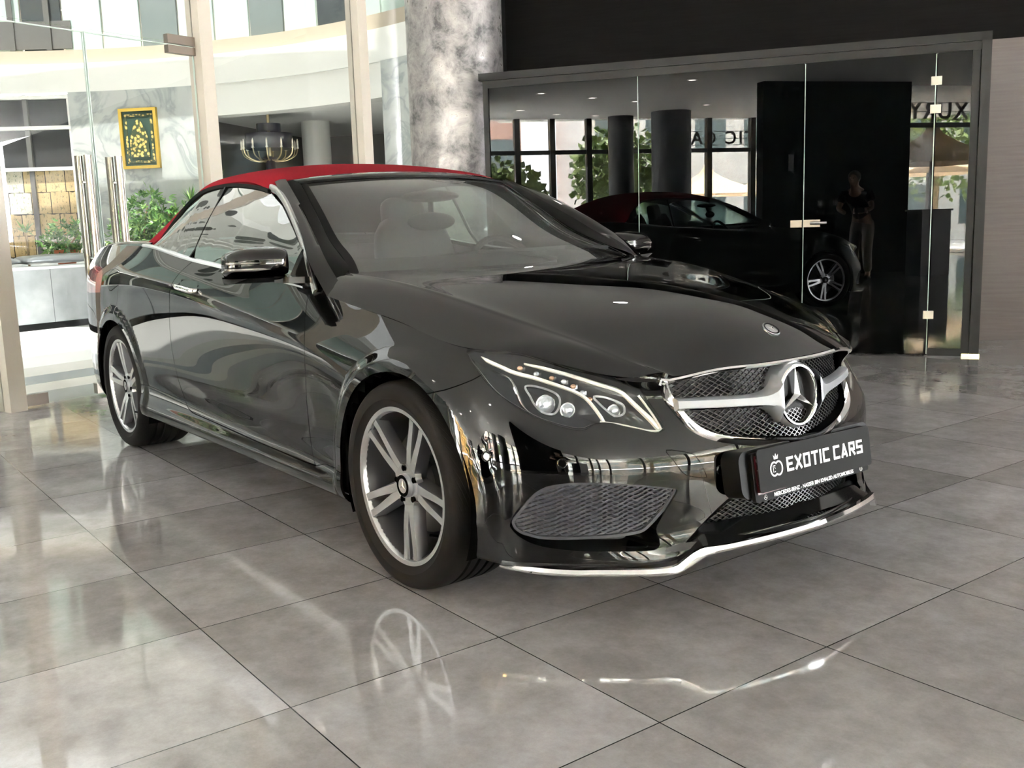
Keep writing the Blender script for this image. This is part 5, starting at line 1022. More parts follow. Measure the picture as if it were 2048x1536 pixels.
# door handles: bowl and bright grip bar
for sg in (-1, 1):
    t_ = empty('door_handle', parent=CAR)
    pts = FL.pn([2.765]*1, [9.0])[0][0]; c_ = np.array([pts[0], pts[1], pts[2]])
    rows = []
    U_, W_ = np.linspace(2.655, 2.875, 17), np.linspace(8.3, 9.8, 13); mb = MB(); gg = np.meshgrid(U_, W_, indexing='ij'); PP, NN = FL.pn(gg[0].ravel(), gg[1].ravel())
    ru, rw = (gg[0].ravel()-2.765)/.108, (gg[1].ravel()-9.05)/.75; rr = np.clip(ru**2+rw**2, 0, 1.6)
    PP = PP+NN*(.0015-.016*np.clip(1-rr, 0, 1)**.6)[:, None]; Q2 = PP.reshape(17, 13, 3)*[1, sg, 1]; keep = rr.reshape(17, 13)
    V = Q2.reshape(-1, 3); F_ = [(i*13+j, (i+1)*13+j, (i+1)*13+j+1, i*13+j+1) for i in range(16) for j in range(12) if keep[i:i+2, j:j+2].max() < 1.25]
    mb.add(V, F_); mb.build('handle_bowl', PAINT, t_, ang=80)
    x0, x1 = c_[0]-.115, c_[0]+.105; L_ = [(x0, sg*(c_[1]-.002), c_[2]+.010), (x0+.02, sg*(c_[1]+.024), c_[2]+.009), (c_[0], sg*(c_[1]+.032), c_[2]+.004), (x1-.02, sg*(c_[1]+.026), c_[2]-.004), (x1, sg*(c_[1]-.002), c_[2]-.006)]
    L_ = smooth_line(L_, 6); sec = [[(.006*cos(a), .0125*sin(a)*(.75+.25*sin(pi*i/(len(L_)-1)))) for a in np.linspace(0, 2*pi, 12, endpoint=False)] for i in range(len(L_))]
    mb = MB(); mb.sweep(L_, sec, (0, 0, 1)); mb.build('handle_grip', CHROME, t_, ang=60)
# ---- cabin
cab = MB(); cab.box((-1.6, 0, .42), (2.0, 1.45, .06)); cab.box((-2.45, 0, .70), (.08, 1.40, .62)); cab.build('cabin_floor', DARK, CAR)
rows = []
for t_ in np.linspace(-1, 1, 25): s_ = 1-t_*t_; rows.append([(-.66+.12*s_, t_*.70, .935), (-.80+.1*s_, t_*.70, .972), (-.95, t_*.70, .968), (-1.04, t_*.70, .92), (-1.02, t_*.70, .70)])
mb = MB(); mb.grid(rows); mb.build('dashboard', MATTB, CAR, ang=60)
for y_ in (-.37, .37):
    st_ = empty('seat', parent=CAR)
    def cush(name, c, d, tilt, taper=.8):
        mb = MB(); n_ = 10; rows = []
        for i in range(n_+1):
            a = -1+2*i/n_; wd = 1-(1-taper)*(i/n_); r_ = []
            for j in range(24):
                th = 2*pi*j/24; e = .45; r_.append((d[0]/2*np.sign(cos(th))*abs(cos(th))**e*(1-.25*abs(a)**6), d[1]/2*wd*np.sign(sin(th))*abs(sin(th))**e*(1-.25*abs(a)**6), a*d[2]/2))
            rows.append(r_+[r_[0]])
        V = np.array(rows).reshape(-1, 3); R_ = np.array([[cos(tilt), 0, sin(tilt)], [0, 1, 0], [-sin(tilt), 0, cos(tilt)]]); V = V@R_.T+np.array(c); mb.grid(V.reshape(n_+1, 25, 3)); mb.add(V[-25:-1], [tuple(range(24))]); mb.add(V[:24], [tuple(range(24))]); mb.build(name, LEATH, st_, ang=60)
    cush('seat_base', (-1.45, y_, .56), (.52, .50, .16), 0, 1); cush('backrest', (-1.80, y_, .84), (.15, .50, .60), -.30, .82); cush('headrest', (-1.93, y_, 1.155), (.09, .26, .17), -.2, .9)
mb = MB(); 
Q = frame((-1.06, .37, .865), (0, 1, 0), (-.42, 0, .91), (.91, 0, .42)); mb.tube([Q(.185*cos(a), .185*sin(a)) for a in np.linspace(0, 2*pi, 40, endpoint=False)], .015, 8, closed=True)
for a in (radians(-90), radians(10), radians(170)): mb.tube([Q(0, 0, .02), Q(.18*cos(a), .18*sin(a))], .014, 6)
mb.ball(Q(0, 0, .02), .06, sc=(.6, 1, 1)); mb.build('steering_wheel', MATTB, CAR)
mb = MB(); mb.ball((-1.03, -.045, 1.115), .5, 24, 12, (.05, .24, .078)); mb.tube([(-1.05, -.03, 1.13), (-1.10, 0, 1.20)], .012, 8); mb.ball((-1.10, 0, 1.222), .5, 24, 10, (.22, .26, .05)); mb.build('interior_mirror', MATTB, CAR)
rows = []
for k in range(9): rows.append([TOPP.raw([TOPP.uk[k]], [w_])[0]-[0, .0, .03] for w_ in np.linspace(.3, 8, 12)])
for sg in (-1, 1): mb = MB(); mb.grid(np.array(rows)*[1, sg, 1]); mb.build('headlining', MATTB, CAR)
# ---------------------------------------------------------------- wheels (built facing -y at the origin, then copied)
def make_wheel(rot, width=.235, cap=True):
    wh = empty('wheel', parent=CAR)
    h = width/2; yo = -.118   # outer rim face at y = yo
    T = [(.236,.012),(.240,.000),(.252,-.004),(.268,-.016),(.290,-.018),(.305,-.012),(.3135,-.002),(.3185,.010),(.3215,.026)]
    gro = []
    for c_ in (.062, .098, .136, .172): gro += [(.3225, c_-.006), (.3145, c_-.004), (.3145, c_+.004), (.3225, c_+.006)]
    T2 = [(.3215, width-.028),(.3175, width-.012),(.305, width+.008),(.280, width+.014),(.252, width),(.236, width-.015)]
    prof = [(r_, yo+o_) for r_, o_ in T]+[(r_, yo+o_*width/.235) for r_, o_ in gro]+[(r_, yo+o_) for r_, o_ in T2]
    mb = MB(); mb.lathe(prof, (0, 0, 0), n=96); mb.build('tyre', TYRE, wh, ang=28)
    # lettering bead and rib on the sidewall
    # rim: bright lip, dark barrel
    mb = MB(); mb.lathe([(.2255, yo+.012),(.2285, yo+.004),(.2315, yo-.001),(.2445, yo-.003),(.2462, yo+.002),(.2462, yo+.012)], (0, 0, 0), n=96); mb.build('rim_lip', ALLOY, wh, ang=30)
    mb = MB(); mb.lathe([(.2262, yo+.010),(.222, yo+.025),(.212, yo+.055),(.208, yo+.12),(.215, yo+.19),(.232, yo+.222),(.236, yo+.205),(.214, yo+.12)], (0, 0, 0), n=72); mb.build('rim_barrel', ALLOYG, wh)
    # five pairs of spokes: machined face and grey flanks
    fc, fl = MB(), MB()
    for k in range(5):
        for s_ in (-1, 1):
            th0 = rot+k*2*pi/5
            R_ = [.048, .070, .095, .125, .160, .195, .2265]; off = [.0110, .0120, .0145, .0185, .0222, .0255, .0280]; wd = [.024, .026, .0265, .0245, .0225, .0210, .0220]; yy = [.023, .019, .015, .011, .008, .005, .001]
            a, b_, g1, g2 = [], [], [], []
            for r_, o_, w_, y_ in zip(R_, off, wd, yy):
                def pt(lat, dy): return (r_*cos(th0)-lat*sin(th0), yo+y_+dy, r_*sin(th0)+lat*cos(th0))
                i0, i1 = s_*(o_-w_/2), s_*(o_+w_/2)
                if s_ < 0: i0, i1 = i1, i0
                a.append(pt(i0, 0)); b_.append(pt(i1, 0)); e_ = .0045+.010*(1-r_/.24)
                g1.append((pt(i0, 0), pt(i0-.002, .003), pt(i0-e_, .038))); g2.append((pt(i1, 0), pt(i1+.002, .003), pt(i1+e_, .038)))
            fc.grid([list(q) for q in zip(a, b_)]); fl.grid([list(q) for q in g1]); fl.grid([list(q) for q in g2]); fl.grid([[p[2], q[2]] for p, q in zip(g1, g2)])
    # hub disc with bolt wells
    n_ = 60; V = []; F_ = []
    for i in range(n_):
        th = 2*pi*i/n_; d_ = min(abs(((th-rot)/(2*pi/5)) % 1), 1-abs(((th-rot)/(2*pi/5)) % 1))*2   # 0 on a pair, 1 between pairs
        ro = .078-.020*d_**1.5
        for r_, y_ in ((.036, .020), (.050, .020), (ro, .021), (ro+.006, .040)): V.append((r_*cos(th), yo+y_, r_*sin(th)))
    fm = MB()
    fm.add(V, [(i*4+j, ((i+1) % n_)*4+j, ((i+1) % n_)*4+j+1, i*4+j+1) for i in range(n_) for j in range(3)]); fm.build('hub', ALLOY, wh, ang=30)
    fc.build('spoke_face', ALLOY, wh, ang=30); fl.build('spoke_flank', ALLOYG, wh, ang=50)
    mb = MB()
    for k in range(5):
        mb = MB(); th = rot+(k+.5)*2*pi/5; mb.lathe([(.0, .019), (.0085, .0188), (.0095, .0165)], (.053*cos(th), yo, .053*sin(th)), n=14); mb.build('bolt_well', DARK, wh)
    mb = MB(); mb.lathe([(.0, .008), (.020, .0085), (.022, .007), (.0345, .0075), (.0365, .010), (.037, .022)], (0, yo, 0), n=40); cp = mb.build('hub_cap', SILVER, wh, ang=40)
    mb = MB(); mb.lathe([(.0225, .0064), (.034, .0069)], (0, yo, 0), n=40); mb.build('cap_ring', DARK, wh)
    mb = MB(); star(mb, frame((0, yo+.0065, 0), (1, 0, 0), (0, 0, 1), (0, -1, 0)), .020, .0045, .002); mb.build('cap_star', SATIN, wh, ang=10)
    # brake
    mb = MB(); mb.lathe([(.06, .085), (.158, .085), (.160, .088), (.160, .108), (.158, .111), (.06, .111)], (0, yo, 0), n=64); mb.lathe([(.0, .06), (.07, .06), (.078, .085)], (0, yo, 0), n=40); mb.build('brake_disc', STEEL, wh, ang=30)
    mb = MB(); A_ = np.linspace(radians(-25), radians(35), 12); mb.sweep([(.150*cos(a), yo+.095, .150*sin(a)) for a in A_], [(-.03, -.045), (.03, -.045), (.03, .045), (-.03, .045)], (0, 1, 0)); mb.build('brake_caliper', MATTB, wh)
    mb = MB(); mb.tube([(.208*cos(radians(-36)), yo+.02, .208*sin(radians(-36))), (.196*cos(radians(-36)), yo-.004, .196*sin(radians(-36)))], .004, 6); mb.build('valve', DARK, wh)
    return wh
def star(mb, Q, R, hub, hgt, rot=pi/2, back=False):
    """three-pointed star with a raised spine"""
    V = [Q(0, 0, hgt)]; 
    for k in range(6):
        a = rot+k*pi/3; r_ = R if k % 2 == 0 else hub; V.append(Q(r_*cos(a), r_*sin(a), 0))
    F_ = [(0, 1+k, 1+(k+1) % 6) for k in range(6)]; V.append(Q(0, 0, -hgt*.5)); F_ += [(7, 1+(k+1) % 6, 1+k) for k in range(6)]
    mb.add(V, F_)
TYRE = mat('tyre_rubber', (.009, .008, .0075), .65, spec=.10)
t, b = nodes(TYRE); tc = N(t, 'ShaderNodeTexCoord'); sx = N(t, 'ShaderNodeSeparateXYZ'); L(t, tc.outputs['Object'], sx.inputs[0])
at = N(t, 'ShaderNodeMath'); at.operation = 'ARCTAN2'; L(t, sx.outputs[2], at.inputs[0]); L(t, sx.outputs[0], at.inputs[1])
yk = N(t, 'ShaderNodeMath'); yk.operation = 'MULTIPLY'; yk.inputs[1].default_value = 9; L(t, sx.outputs[1], yk.inputs[0]); ab = N(t, 'ShaderNodeMath'); ab.operation = 'ADD'; L(t, at.outputs[0], ab.inputs[0]); L(t, yk.outputs[0], ab.inputs[1])
mm = N(t, 'ShaderNodeMath'); mm.operation = 'MULTIPLY'; mm.inputs[1].default_value = 58; L(t, ab.outputs[0], mm.inputs[0]); sn = N(t, 'ShaderNodeMath'); sn.operation = 'SINE'; L(t, mm.outputs[0], sn.inputs[0])
gt = N(t, 'ShaderNodeMath'); gt.operation = 'GREATER_THAN'; gt.inputs[1].default_value = .80; L(t, sn.outputs[0], gt.inputs[0])
ln = N(t, 'ShaderNodeVectorMath'); ln.operation = 'LENGTH'; cx = N(t, 'ShaderNodeCombineXYZ'); L(t, sx.outputs[0], cx.inputs[0]); L(t, sx.outputs[2], cx.inputs[2]); L(t, cx.outputs[0], ln.inputs[0])
g2 = N(t, 'ShaderNodeMath'); g2.operation = 'GREATER_THAN'; g2.inputs[1].default_value = .3125; L(t, ln.outputs['Value'], g2.inputs[0]); m3 = N(t, 'ShaderNodeMath'); m3.operation = 'MULTIPLY'; L(t, gt.outputs[0], m3.inputs[0]); L(t, g2.outputs[0], m3.inputs[1])
m4 = N(t, 'ShaderNodeMath'); m4.operation = 'SUBTRACT'; m4.inputs[0].default_value = 1; L(t, m3.outputs[0], m4.inputs[1]); bump(t, b, m4.outputs[0], 1, .006)
w0 = make_wheel(radians(135)); w0.location = (0, -.750, .3225)
w1 = copy_tree(w0, CAR); w1.location = (0, .750, .3225); w1.rotation_euler = (0, 0, pi)
w2 = make_wheel(radians(97), .255); w2.location = (-2.76, -.752, .3225); w3 = copy_tree(w2, CAR); w3.location = (-2.76, .752, .3225); w3.rotation_euler = (0, 0, pi)
# wheel housings and axles
for cx_, cz in WHEELS:
    for sg in (-1, 1):
        rows = []
        for k in range(33):
            a = radians(205-k*230/32); rows.append([(cx_+.362*cos(a), sg*y_, cz+.362*sin(a)) for y_ in (.862, .78, .60, .52)]+[(cx_+.1*cos(a), sg*.52, cz+.1*sin(a))])
        mb = MB(); mb.grid(rows); mb.build('wheel_housing', DARK, CAR)
    mb = MB(); mb.tube([(cx_, -.70, .32), (cx_, .70, .32)], .04, 10); mb.build('axle', DARK, CAR)
mb = MB(); mb.box((-1.45, 0, .215), (2.1, 1.50, .05)); mb.box((.32, 0, .27), (.35, .9, .06)); mb.box((-3.3, 0, .30), (.7, 1.3, .1)); mb.box((-.45,0,.6),(.1,1.4,.5)); mb.build('underbody', DARK, CAR)
# ---------------------------------------------------------------- headlamps
def onF(P, d=0, sg=-1):
    P = np.atleast_2d(np.array(P, float)); p, n = FL.pn(np.clip(P[:, 0], FL.u0, FL.u1), np.clip(P[:, 1], 0, 11)); return (p+n*d)*[1, sg, 1], n*[1, sg, 1]
lampR = [tuple(p) for p in smooth_line(lampP, 3)]
topL = [(5.331, 10.28), (5.31, 10.66), (5.27, 10.90), (5.19, 11), (5.10, 11), (4.95, 11), (4.83, 11), (4.765, 11), (4.733, 10.8)]
ringUV = lampR+topL[1:-1]
for sg in (-1, 1):
    hl = empty('headlight', parent=CAR)
    o = panel('lamp_cover', [(FL, PARTS['headlamp'], sg)], LENS, hl, lip=0)
    # housing: cover outline pushed back, with a rounded floor
    p0, n0 = onF(ringUV, -.004, sg); ctr = p0.mean(0)
    back = np.array([-.55, -.25*sg*0, 0]); rows = []
    for s_, d_ in ((1, 0), (.99, .02), (.96, .045), (.86, .070), (.6, .085), (.25, .09), (0, .09)):
        rows.append([ctr+(p-ctr)*s_-n0.mean(0)*d_*1.0 for p in p0]+[ctr+(p0[0]-ctr)*s_-n0.mean(0)*d_])
    mb = MB(); mb.grid(rows); mb.build('lamp_housing', LAMPIN, hl, ang=40)
    # bright strips
    def strip(uv, d, wd, th, m, name, taper=None, n=5):
        l_ = smooth_line(uv, n); p, nn = onF(l_, -d, sg); k = len(p); w_ = np.full(k, wd) if taper is None else np.interp(np.linspace(0, 1, k), *taper)*wd
        secs = [[(-x/2, -th), (x/2, -th), (x/2*.7, th*.6), (0, th), (-x/2*.7, th*.6)] for x in w_]; mb = MB(); mb.sweep(p, secs, nn); return mb.build(name, m, hl, ang=50)
    strip(UV['led1'], .014, .0115, .004, LEDW, 'light_guide', ((0, .08, .3, 1), (.3, 1, 1, .8)))
    strip(UV['led2'], .014, .0125, .004, LEDW, 'light_guide', ((0, .1, .7, .9, 1), (.4, .9, 1.1, 1.5, 1.2)))
    strip(UV['fang'], .020, .010, .006, SATIN, 'trim_blade', ((0, .4, 1), (.5, 1.3, .8)))
    strip([(4.76, 10.5), (4.82, 9.95), (4.90, 9.1), (5.0, 8.3), (5.07, 7.95), (5.14, 7.78), (5.175, 8.02)], .008, .004, .002, SATIN, 'trim_line')
    strip([(5.20, 8.22), (5.26, 8.06), (5.34, 7.64), (5.372, 7.68), (5.368, 8.1), (5.35, 9.0), (5.325, 9.9)], .006, .006, .003, LEDW, 'trim_line')
    # row of indicator optics
    for i, q in enumerate(smooth_line(UV['bulbs'], 1)):
        p, nn = onF([q], -.020, sg); mb = MB(); mb.ball(p[0], .0085, 12, 8, (1, 1, .8)); mb.build('indicator_optic', CLEARP if i % 2 else AMBER, hl); 
        mb = MB(); mb.box(p[0]-nn[0]*.012, (.014, .020, .012)); mb.build('optic_holder', SATIN, hl)
    # projectors with frames
    for q, r_, fr in ((UV['proj'][0], .0255, UV['frame1']), (UV['proj'][1], .019, None), (UV['proj'][2], .0165, UV['frame2'])):
        p, nn = onF([q], -.040, sg); c_ = p[0]; ax = np.array([.93, .33*sg, .05]); ax /= np.linalg.norm(ax); e1 = np.cross([0, 0, 1], ax); e1 /= np.linalg.norm(e1); e2 = np.cross(ax, e1); Q = frame(c_, e1, e2, ax)
        mb = MB(); V = []; n_ = 28; prof = [(0, .46), (.35, .42), (.65, .30), (.87, .12), (1, -.15)]
        for i in range(n_):
            for a, c in prof: V.append(Q(r_*a*cos(2*pi*i/n_), r_*a*sin(2*pi*i/n_), r_*c))
        mb.add(V, [(i*5+j, ((i+1) % n_)*5+j, ((i+1) % n_)*5+j+1, i*5+j+1) for i in range(n_) for j in range(4)]); mb.build('projector_lens', CLEARP, hl, ang=60)
        mb = MB(); mb.tube([Q(r_*1.06*cos(a), r_*1.06*sin(a), -.003) for a in np.linspace(0, 2*pi, 32, endpoint=False)], .0028, 6, closed=True); mb.build('projector_ring', SATIN, hl)
        if fr is not None:
            l_ = smooth_line(fr, 4, True); pp, n2 = onF(l_, -.024, sg); mb = MB(); mb.sweep(pp, [(-.003, -.012), (.003, -.012), (.003, .003), (-.003, .003)], n2, closed=True); mb.build('projector_frame', SATIN, hl, ang=50)
    mb = MB(); l_ = np.array(ringUV); pp, n2 = onF(l_, -.002, sg); mb.sweep(pp, [(-.002, -.006), (.002, -.006), (.002, .0005), (-.002, .0005)], n2, closed=True); mb.build('lamp_gasket', SEAL, hl, ang=50)
    tl = panel('tail_lamp', [(FL, PARTS['tail_lamp'], sg)], TAILR, CAR, lip=.01)
# ---------------------------------------------------------------- radiator grille (front view: y across, z up)
def gx(y, z): return .836-.30*(z-.46)-.58*abs(y)**1.75
gu_, _ = onF(smooth_line(UV['grille'], 3), 0, -1)
half = [tuple(p) for p in gu_]        # right half outline from top corner to bottom centre (y<0)
half = [(p[0], min(p[1], 0), p[2]) for p in half]
topc = [tuple(eS[np.argmin(np.abs(uS-u_))]*[1, -1, 1]) for u_ in np.linspace(5.42, UE, 14)]
outl = half+[(p[0], -p[1], p[2]) for p in half[::-1][1:]]
topl = [(p[0], -p[1], p[2]) for p in topc]+[(p[0], p[1], p[2]) for p in topc[::-1]][1:]
loop = [np.array(p) for p in outl]+[np.array(p)+[0, 0, -.006] for p in topl]
GR = empty('radiator_grille', parent=CAR)
def smooth3(L_, it=2):
    L_ = [np.array(p) for p in L_]
    for _ in range(it): L_ = [L_[0]]+[(L_[i-1]+2*L_[i]+L_[i+1])/4 for i in range(1, len(L_)-1)]+[L_[-1]]
    return L_
lowc = smooth3(outl, 1)
# lower surround: wide bright U, and the slim upper strip
lp = [p+np.array([.004, 0, 0]) for p in lowc]; cen = np.array([.74, 0, .60]); secs = []; ups = []
for i, p in enumerate(lp):
    a = lp[max(i-1, 0)]; c = lp[min(i+1, len(lp)-1)]; side = 1-abs(i/(len(lp)-1)*2-1); w_ = .012+.014*np.clip((.66-p[2])/.05, 0, 1)*np.clip(abs(p[1])/.22, 0, 1); secs.append([(-.003, -.008), (w_, -.008), (w_-.002, .001), (w_*.5, .007), (.001, .008)]); ups.append([.95, .25*np.sign(p[1])*min(1, abs(p[1])*3), .05])
mb = MB(); mb.sweep(lp, secs, np.array(ups)); mb.build('lower_surround', CHROME, GR, ang=40)
tl_ = [np.array(p)+[.004, 0, -.004] for p in topc]; full = [p for p in tl_]+[p*[1, -1, 1] for p in tl_[::-1][1:]]
full = [np.array([.667, -.437, .655]), np.array([.672, -.434, .668])]+full+[np.array([.672, .434, .668]), np.array([.667, .437, .655])]
mb = MB(); mb.sweep(full, [(-.006, -.008), (.005, -.008), (.006, .002), (.001, .007), (-.005, .003)], (1, 0, .25)); mb.build('upper_strip', CHROME, GR, ang=40)
# the opening's inner wall and the dark radiator behind
P3 = [np.array(p) for p in outl+topl[1:-1]]; c3 = np.array([.70, 0, .585])
mb = MB(); mb.grid([P3+[P3[0]], [c3*[0, .02, .02]+p*[1, .98, .98]-[.05, 0, 0] for p in P3+[P3[0]]], [c3*[0, .05, .05]+p*[1, .95, .95]-[.11, 0, 0] for p in P3+[P3[0]]]]); mb.build('grille_duct', DARK, GR, ang=50)
mb = MB(); rows = [[(.60-.5*abs(y)**2, y, z) for y in np.linspace(-.45, .45, 20)] for z in (.42, .55, .71)]; mb.grid(rows); mb.build('radiator', BACKM, GR)
mb = MB(); rr_ = random.Random(3)
for i in range(26): mb.box((.625-.5*(.38)**2*rr_.random()+.01, rr_.uniform(-.38, .38), rr_.uniform(.49, .67)), (.02, rr_.uniform(.02, .07), rr_.uniform(.006, .02)))
mb.build('radiator_fittings', mat('fitting_grey', (.10, .10, .11), .4), GR)
def clip_line(poly, p, d):
    """segments of the line p+t*d inside polygon"""
    ts = []
    for i in range(len(poly)):
        a, b_ = poly[i], poly[(i+1) % len(poly)]; e = (b_[0]-a[0], b_[1]-a[1]); den = d[0]*e[1]-d[1]*e[0]
        if abs(den) < 1e-12: continue
        t_ = ((a[0]-p[0])*e[1]-(a[1]-p[1])*e[0])/den; s_ = ((a[0]-p[0])*d[1]-(a[1]-p[1])*d[0])/den
        if 0 <= s_ < 1: ts.append(t_)
    ts.sort(); return [(ts[i], ts[i+1]) for i in range(0, len(ts)-1, 2)]
def lattice(mb, poly, to3, pitch, slope, wd, dp, wave=.0, step=.012):
    """two families of slanting wires filling a polygon; to3(y, z, depth) -> point"""
    ys = [p[0] for p in poly]; zs = [p[1] for p in poly]
    for fam, s_ in enumerate((slope, -slope)):
        d = np.array([1, s_]); d = d/np.linalg.norm(d); nn = np.array([-d[1], d[0]])
        b0 = min(zs)-abs(s_)*(max(ys)-min(ys))-abs(s_)*.5; k0 = -400
        for k in range(-400, 400):
            z0 = k*pitch
            for t0, t1 in clip_line(poly, (0, z0), d):
                if t1-t0 < .004: continue
                n_ = max(2, int((t1-t0)/step)+1); V = []; 
                for i in range(n_):
                    t_ = t0+(t1-t0)*i/(n_-1); c = np.array([0, z0])+d*t_; dd = (wave*cos(c[0]*2*pi/(2*pitch/slope)*1+pi*fam) if wave else 0)
                    a = c+nn*wd/2; e = c-nn*wd/2
                    V += [to3(a[0], a[1], dd), to3(e[0], e[1], dd), to3(e[0], e[1], dd-dp), to3(a[0], a[1], dd-dp)]
                mb.add(V, [(i*4+j, i*4+(j+1) % 4, (i+1)*4+(j+1) % 4, (i+1)*4+j) for i in range(n_-1) for j in range(4)])
poly = [(p[1]*.985, .585+(p[2]-.585)*.985) for p in P3]
mb = MB(); lattice(mb, poly, lambda y, z, d: (gx(y, z)-.030+d, y, z), .0135, .62, .0020, .005, .0); mb.build('grille_mesh', GRILLM, GR, ang=30)
# twin arms swelling into the ring that carries the star
ZC, YR, RR = .585, 0, .0905; XS = .790
rows = []
def arm_xz(y):
    """upper and lower edge of the arm at |y|"""
    a = abs(y); e = max(0, (a-.105)/.30)
    hu = .017+.060*math.exp(-((a-.085)/.030)**2*.5) if a > .085 else None; f = math.exp(-max(0, a-.088)/.022)
    zc_ = ZC+.012*e; return zc_+.016+.052*f, zc_-.019-.050*f
for sg in (-1, 1):
    rows = []
    for y_ in np.r_[np.linspace(.086, .16, 16), np.linspace(.175, .392, 14)]:
        zu, zl = arm_xz(y_); x_ = min(gx(y_, ZC)-.002, XS-.004-.10*max(0, .100-y_));  zm = zu*.30+zl*.70; lift = .012+.018*math.exp(-max(0, y_-.09)/.05)
        r_ = [(x_-.02, zu), (x_+.002, zu-.001), (x_+lift*.8, zu*.75+zm*.25), (x_+lift, zm+.003), (x_+lift, zm-.002), (x_+lift*.45, zl+.004), (x_, zl), (x_-.02, zl)]
        rows.append([(a, sg*y_, c) for a, c in r_])
    mb = MB(); mb.grid(rows); mb.add(rows[-1], [tuple(range(8))]); mb.build('grille_bar', SILVER, GR, ang=38)
    rows = []
    for y_ in np.linspace(.13, .388, 20):
        zu, zl = arm_xz(y_); x_ = min(gx(y_, ZC)-.002, XS-.004-.10*max(0, .100-y_));  zm = zu*.30+zl*.70; lift = .012+.018*math.exp(-max(0, y_-.09)/.05); f_ = min(1, (y_-.125)/.05)
        rows.append([(x_+lift+.001, sg*y_, zm-.003), (x_+lift*.45+.0015, sg*y_, zm-.003+(zl+.005-zm)*f_)])
    mb = MB(); mb.grid(rows); mb.build('bar_insert', CHROME, GR)
Q = frame((XS, 0, ZC), (0, 1, 0), (-.10, 0, .995), (.995, 0, .10))
def ringmesh(prof, n=80):
    mb = MB(); V = []; m_ = len(prof)
    for i in range(n):
        for r_, c in prof: V.append(Q(r_*cos(2*pi*i/n), r_*sin(2*pi*i/n), c))
    return mb.add(V, [(i*m_+j, ((i+1) % n)*m_+j, ((i+1) % n)*m_+j+1, i*m_+j+1) for i in range(n) for j in range(m_-1)])
ringmesh([(.1060, -.055), (.1020, -.03), (.0975, -.010), (.0935, .002), (.0885, .006)]).build('ring_collar', SILVER, GR, ang=50)
ringmesh([(.0890, .000), (.0890, .006), (.0865, .0105), (.0825, .0105), (.0795, .006), (.0795, -.02)]).build('star_ring', CHROME, GR, ang=40)
ringmesh([(.0805, -.016), (.03, -.013), (.0, -.013)]).build('star_backing', SEAL, GR)
mb = MB(); star(mb, Q, .0825, .0125, .012); mb.build('star', SATIN, GR, ang=8)
# ---------------------------------------------------------------- lower intakes
fm_, _ = onF(smooth_line(UV['fog_mesh'], 2, True), 0, -1)
def fx(y, z):
    return None
tree_u, tree_w = np.meshgrid(np.linspace(4.88, 5.45, 60), np.linspace(1.6, 5.3, 50), indexing='ij'); fp = FL.raw(tree_u.ravel(), tree_w.ravel())
def surf_at(y, z, cache={}):
    k = (round(y, 4), round(z, 4))
    if k not in cache:
        d = (fp[:, 1]-y)**2+(fp[:, 2]-z)**2; i = np.argsort(d)[:3]; wgt = 1/(d[i]+1e-6); cache[k] = float((fp[i, 0]*wgt).sum()/wgt.sum())
    return cache[k]
for sg in (-1, 1):
    FG = empty('fog_intake', parent=CAR)
    op, nn = onF(smooth_line(UV['fog_open'], 3, True), 0, sg); bk = op-np.array([.10, 0, 0])-nn*.01; c_ = bk.mean(0)
    mb = MB(); mb.grid([list(op)+[op[0]], list(op-nn*.02-[.02, 0, 0])+[(op-nn*.02-[.02, 0, 0])[0]], list(c_+(bk-c_)*.9)+[(c_+(bk-c_)*.9)[0]]]); mb.build('intake_duct', GLOSSB, FG, ang=50)
    mb = MB(); mb.add(list(c_+(bk-c_)*.93)+[c_], [(i, (i+1) % len(bk), len(bk)) for i in range(len(bk))]); mb.build('intake_back', BACKM, FG)
    fr, n2 = onF(smooth_line(UV['fog_mesh'], 3, True), -.010, sg); mb = MB(); mb.sweep(fr, [(-.004, -.006), (.004, -.006), (.004, .004), (-.004, .004)], n2, closed=True); mb.build('intake_frame', FOGM, FG, ang=50)
    poly = [(abs(p[1]), p[2]) for p in fr]
    mb = MB(); lattice(mb, poly, lambda y, z, d: (surf_at(y, z)-.016+d, sg*y, z), .0122, .50, .0024, .009, .0025, .012); mb.build('intake_mesh', FOGM, FG, ang=30)
    mb = MB(); P_ = [(surf_at(y, z)-.024, sg*y, z) for y, z in poly]; c2 = np.mean(P_, 0); mb.add(P_+[c2], [(i, (i+1) % len(P_), len(P_)) for i in range(len(P_))]); mb.build('mesh_backing', mat('mesh_backing', (.11, .115, .14), .42) if sg < 0 else MATS['mesh_backing'], FG)
# centre intake
ci, cn = onF([p for p in intake if p[0] < UE], 0, -1)
CI = empty('centre_intake', parent=CAR)
ihalf = [(.715, -.420, .200), (.752, -.375, .255), (.782, -.318, .305), (.812, -.262, .348), (.832, -.20, .372), (.845, 0, .380)]
ilow = [(.715, -.420, .200), (.780, -.33, .205), (.82, -.22, .218), (.855, 0, .232)]
def ix(y, z): return .855-1.0*max(0, abs(y)-.02)**2.0*.85-.05*(z-.2)
poly = [(p[1], p[2]) for p in ihalf]+[(-p[1], p[2]) for p in ihalf[::-1][1:]]+[(-p[1], p[2]) for p in ilow[1:]]+[(p[1], p[2]) for p in ilow[::-1][1:-1]]
mb = MB(); lattice(mb, poly, lambda y, z, d: (ix(y, z)-.050+d-(.02 if z < .25 else 0), y, z), .0130, .62, .0020, .007, .0); mb.build('intake_mesh', GRILLM, CI, ang=30)
mb = MB(); mb.sweep([(ix(y, .262)-.044, y, .236+.012*abs(y)/.3) for y in np.linspace(-.37, .37, 25)], [(-.004, -.006), (.004, -.006), (.004, .006), (-.004, .006)], (0, 0, 1)); mb.build('mesh_rib', GRILLM, CI)
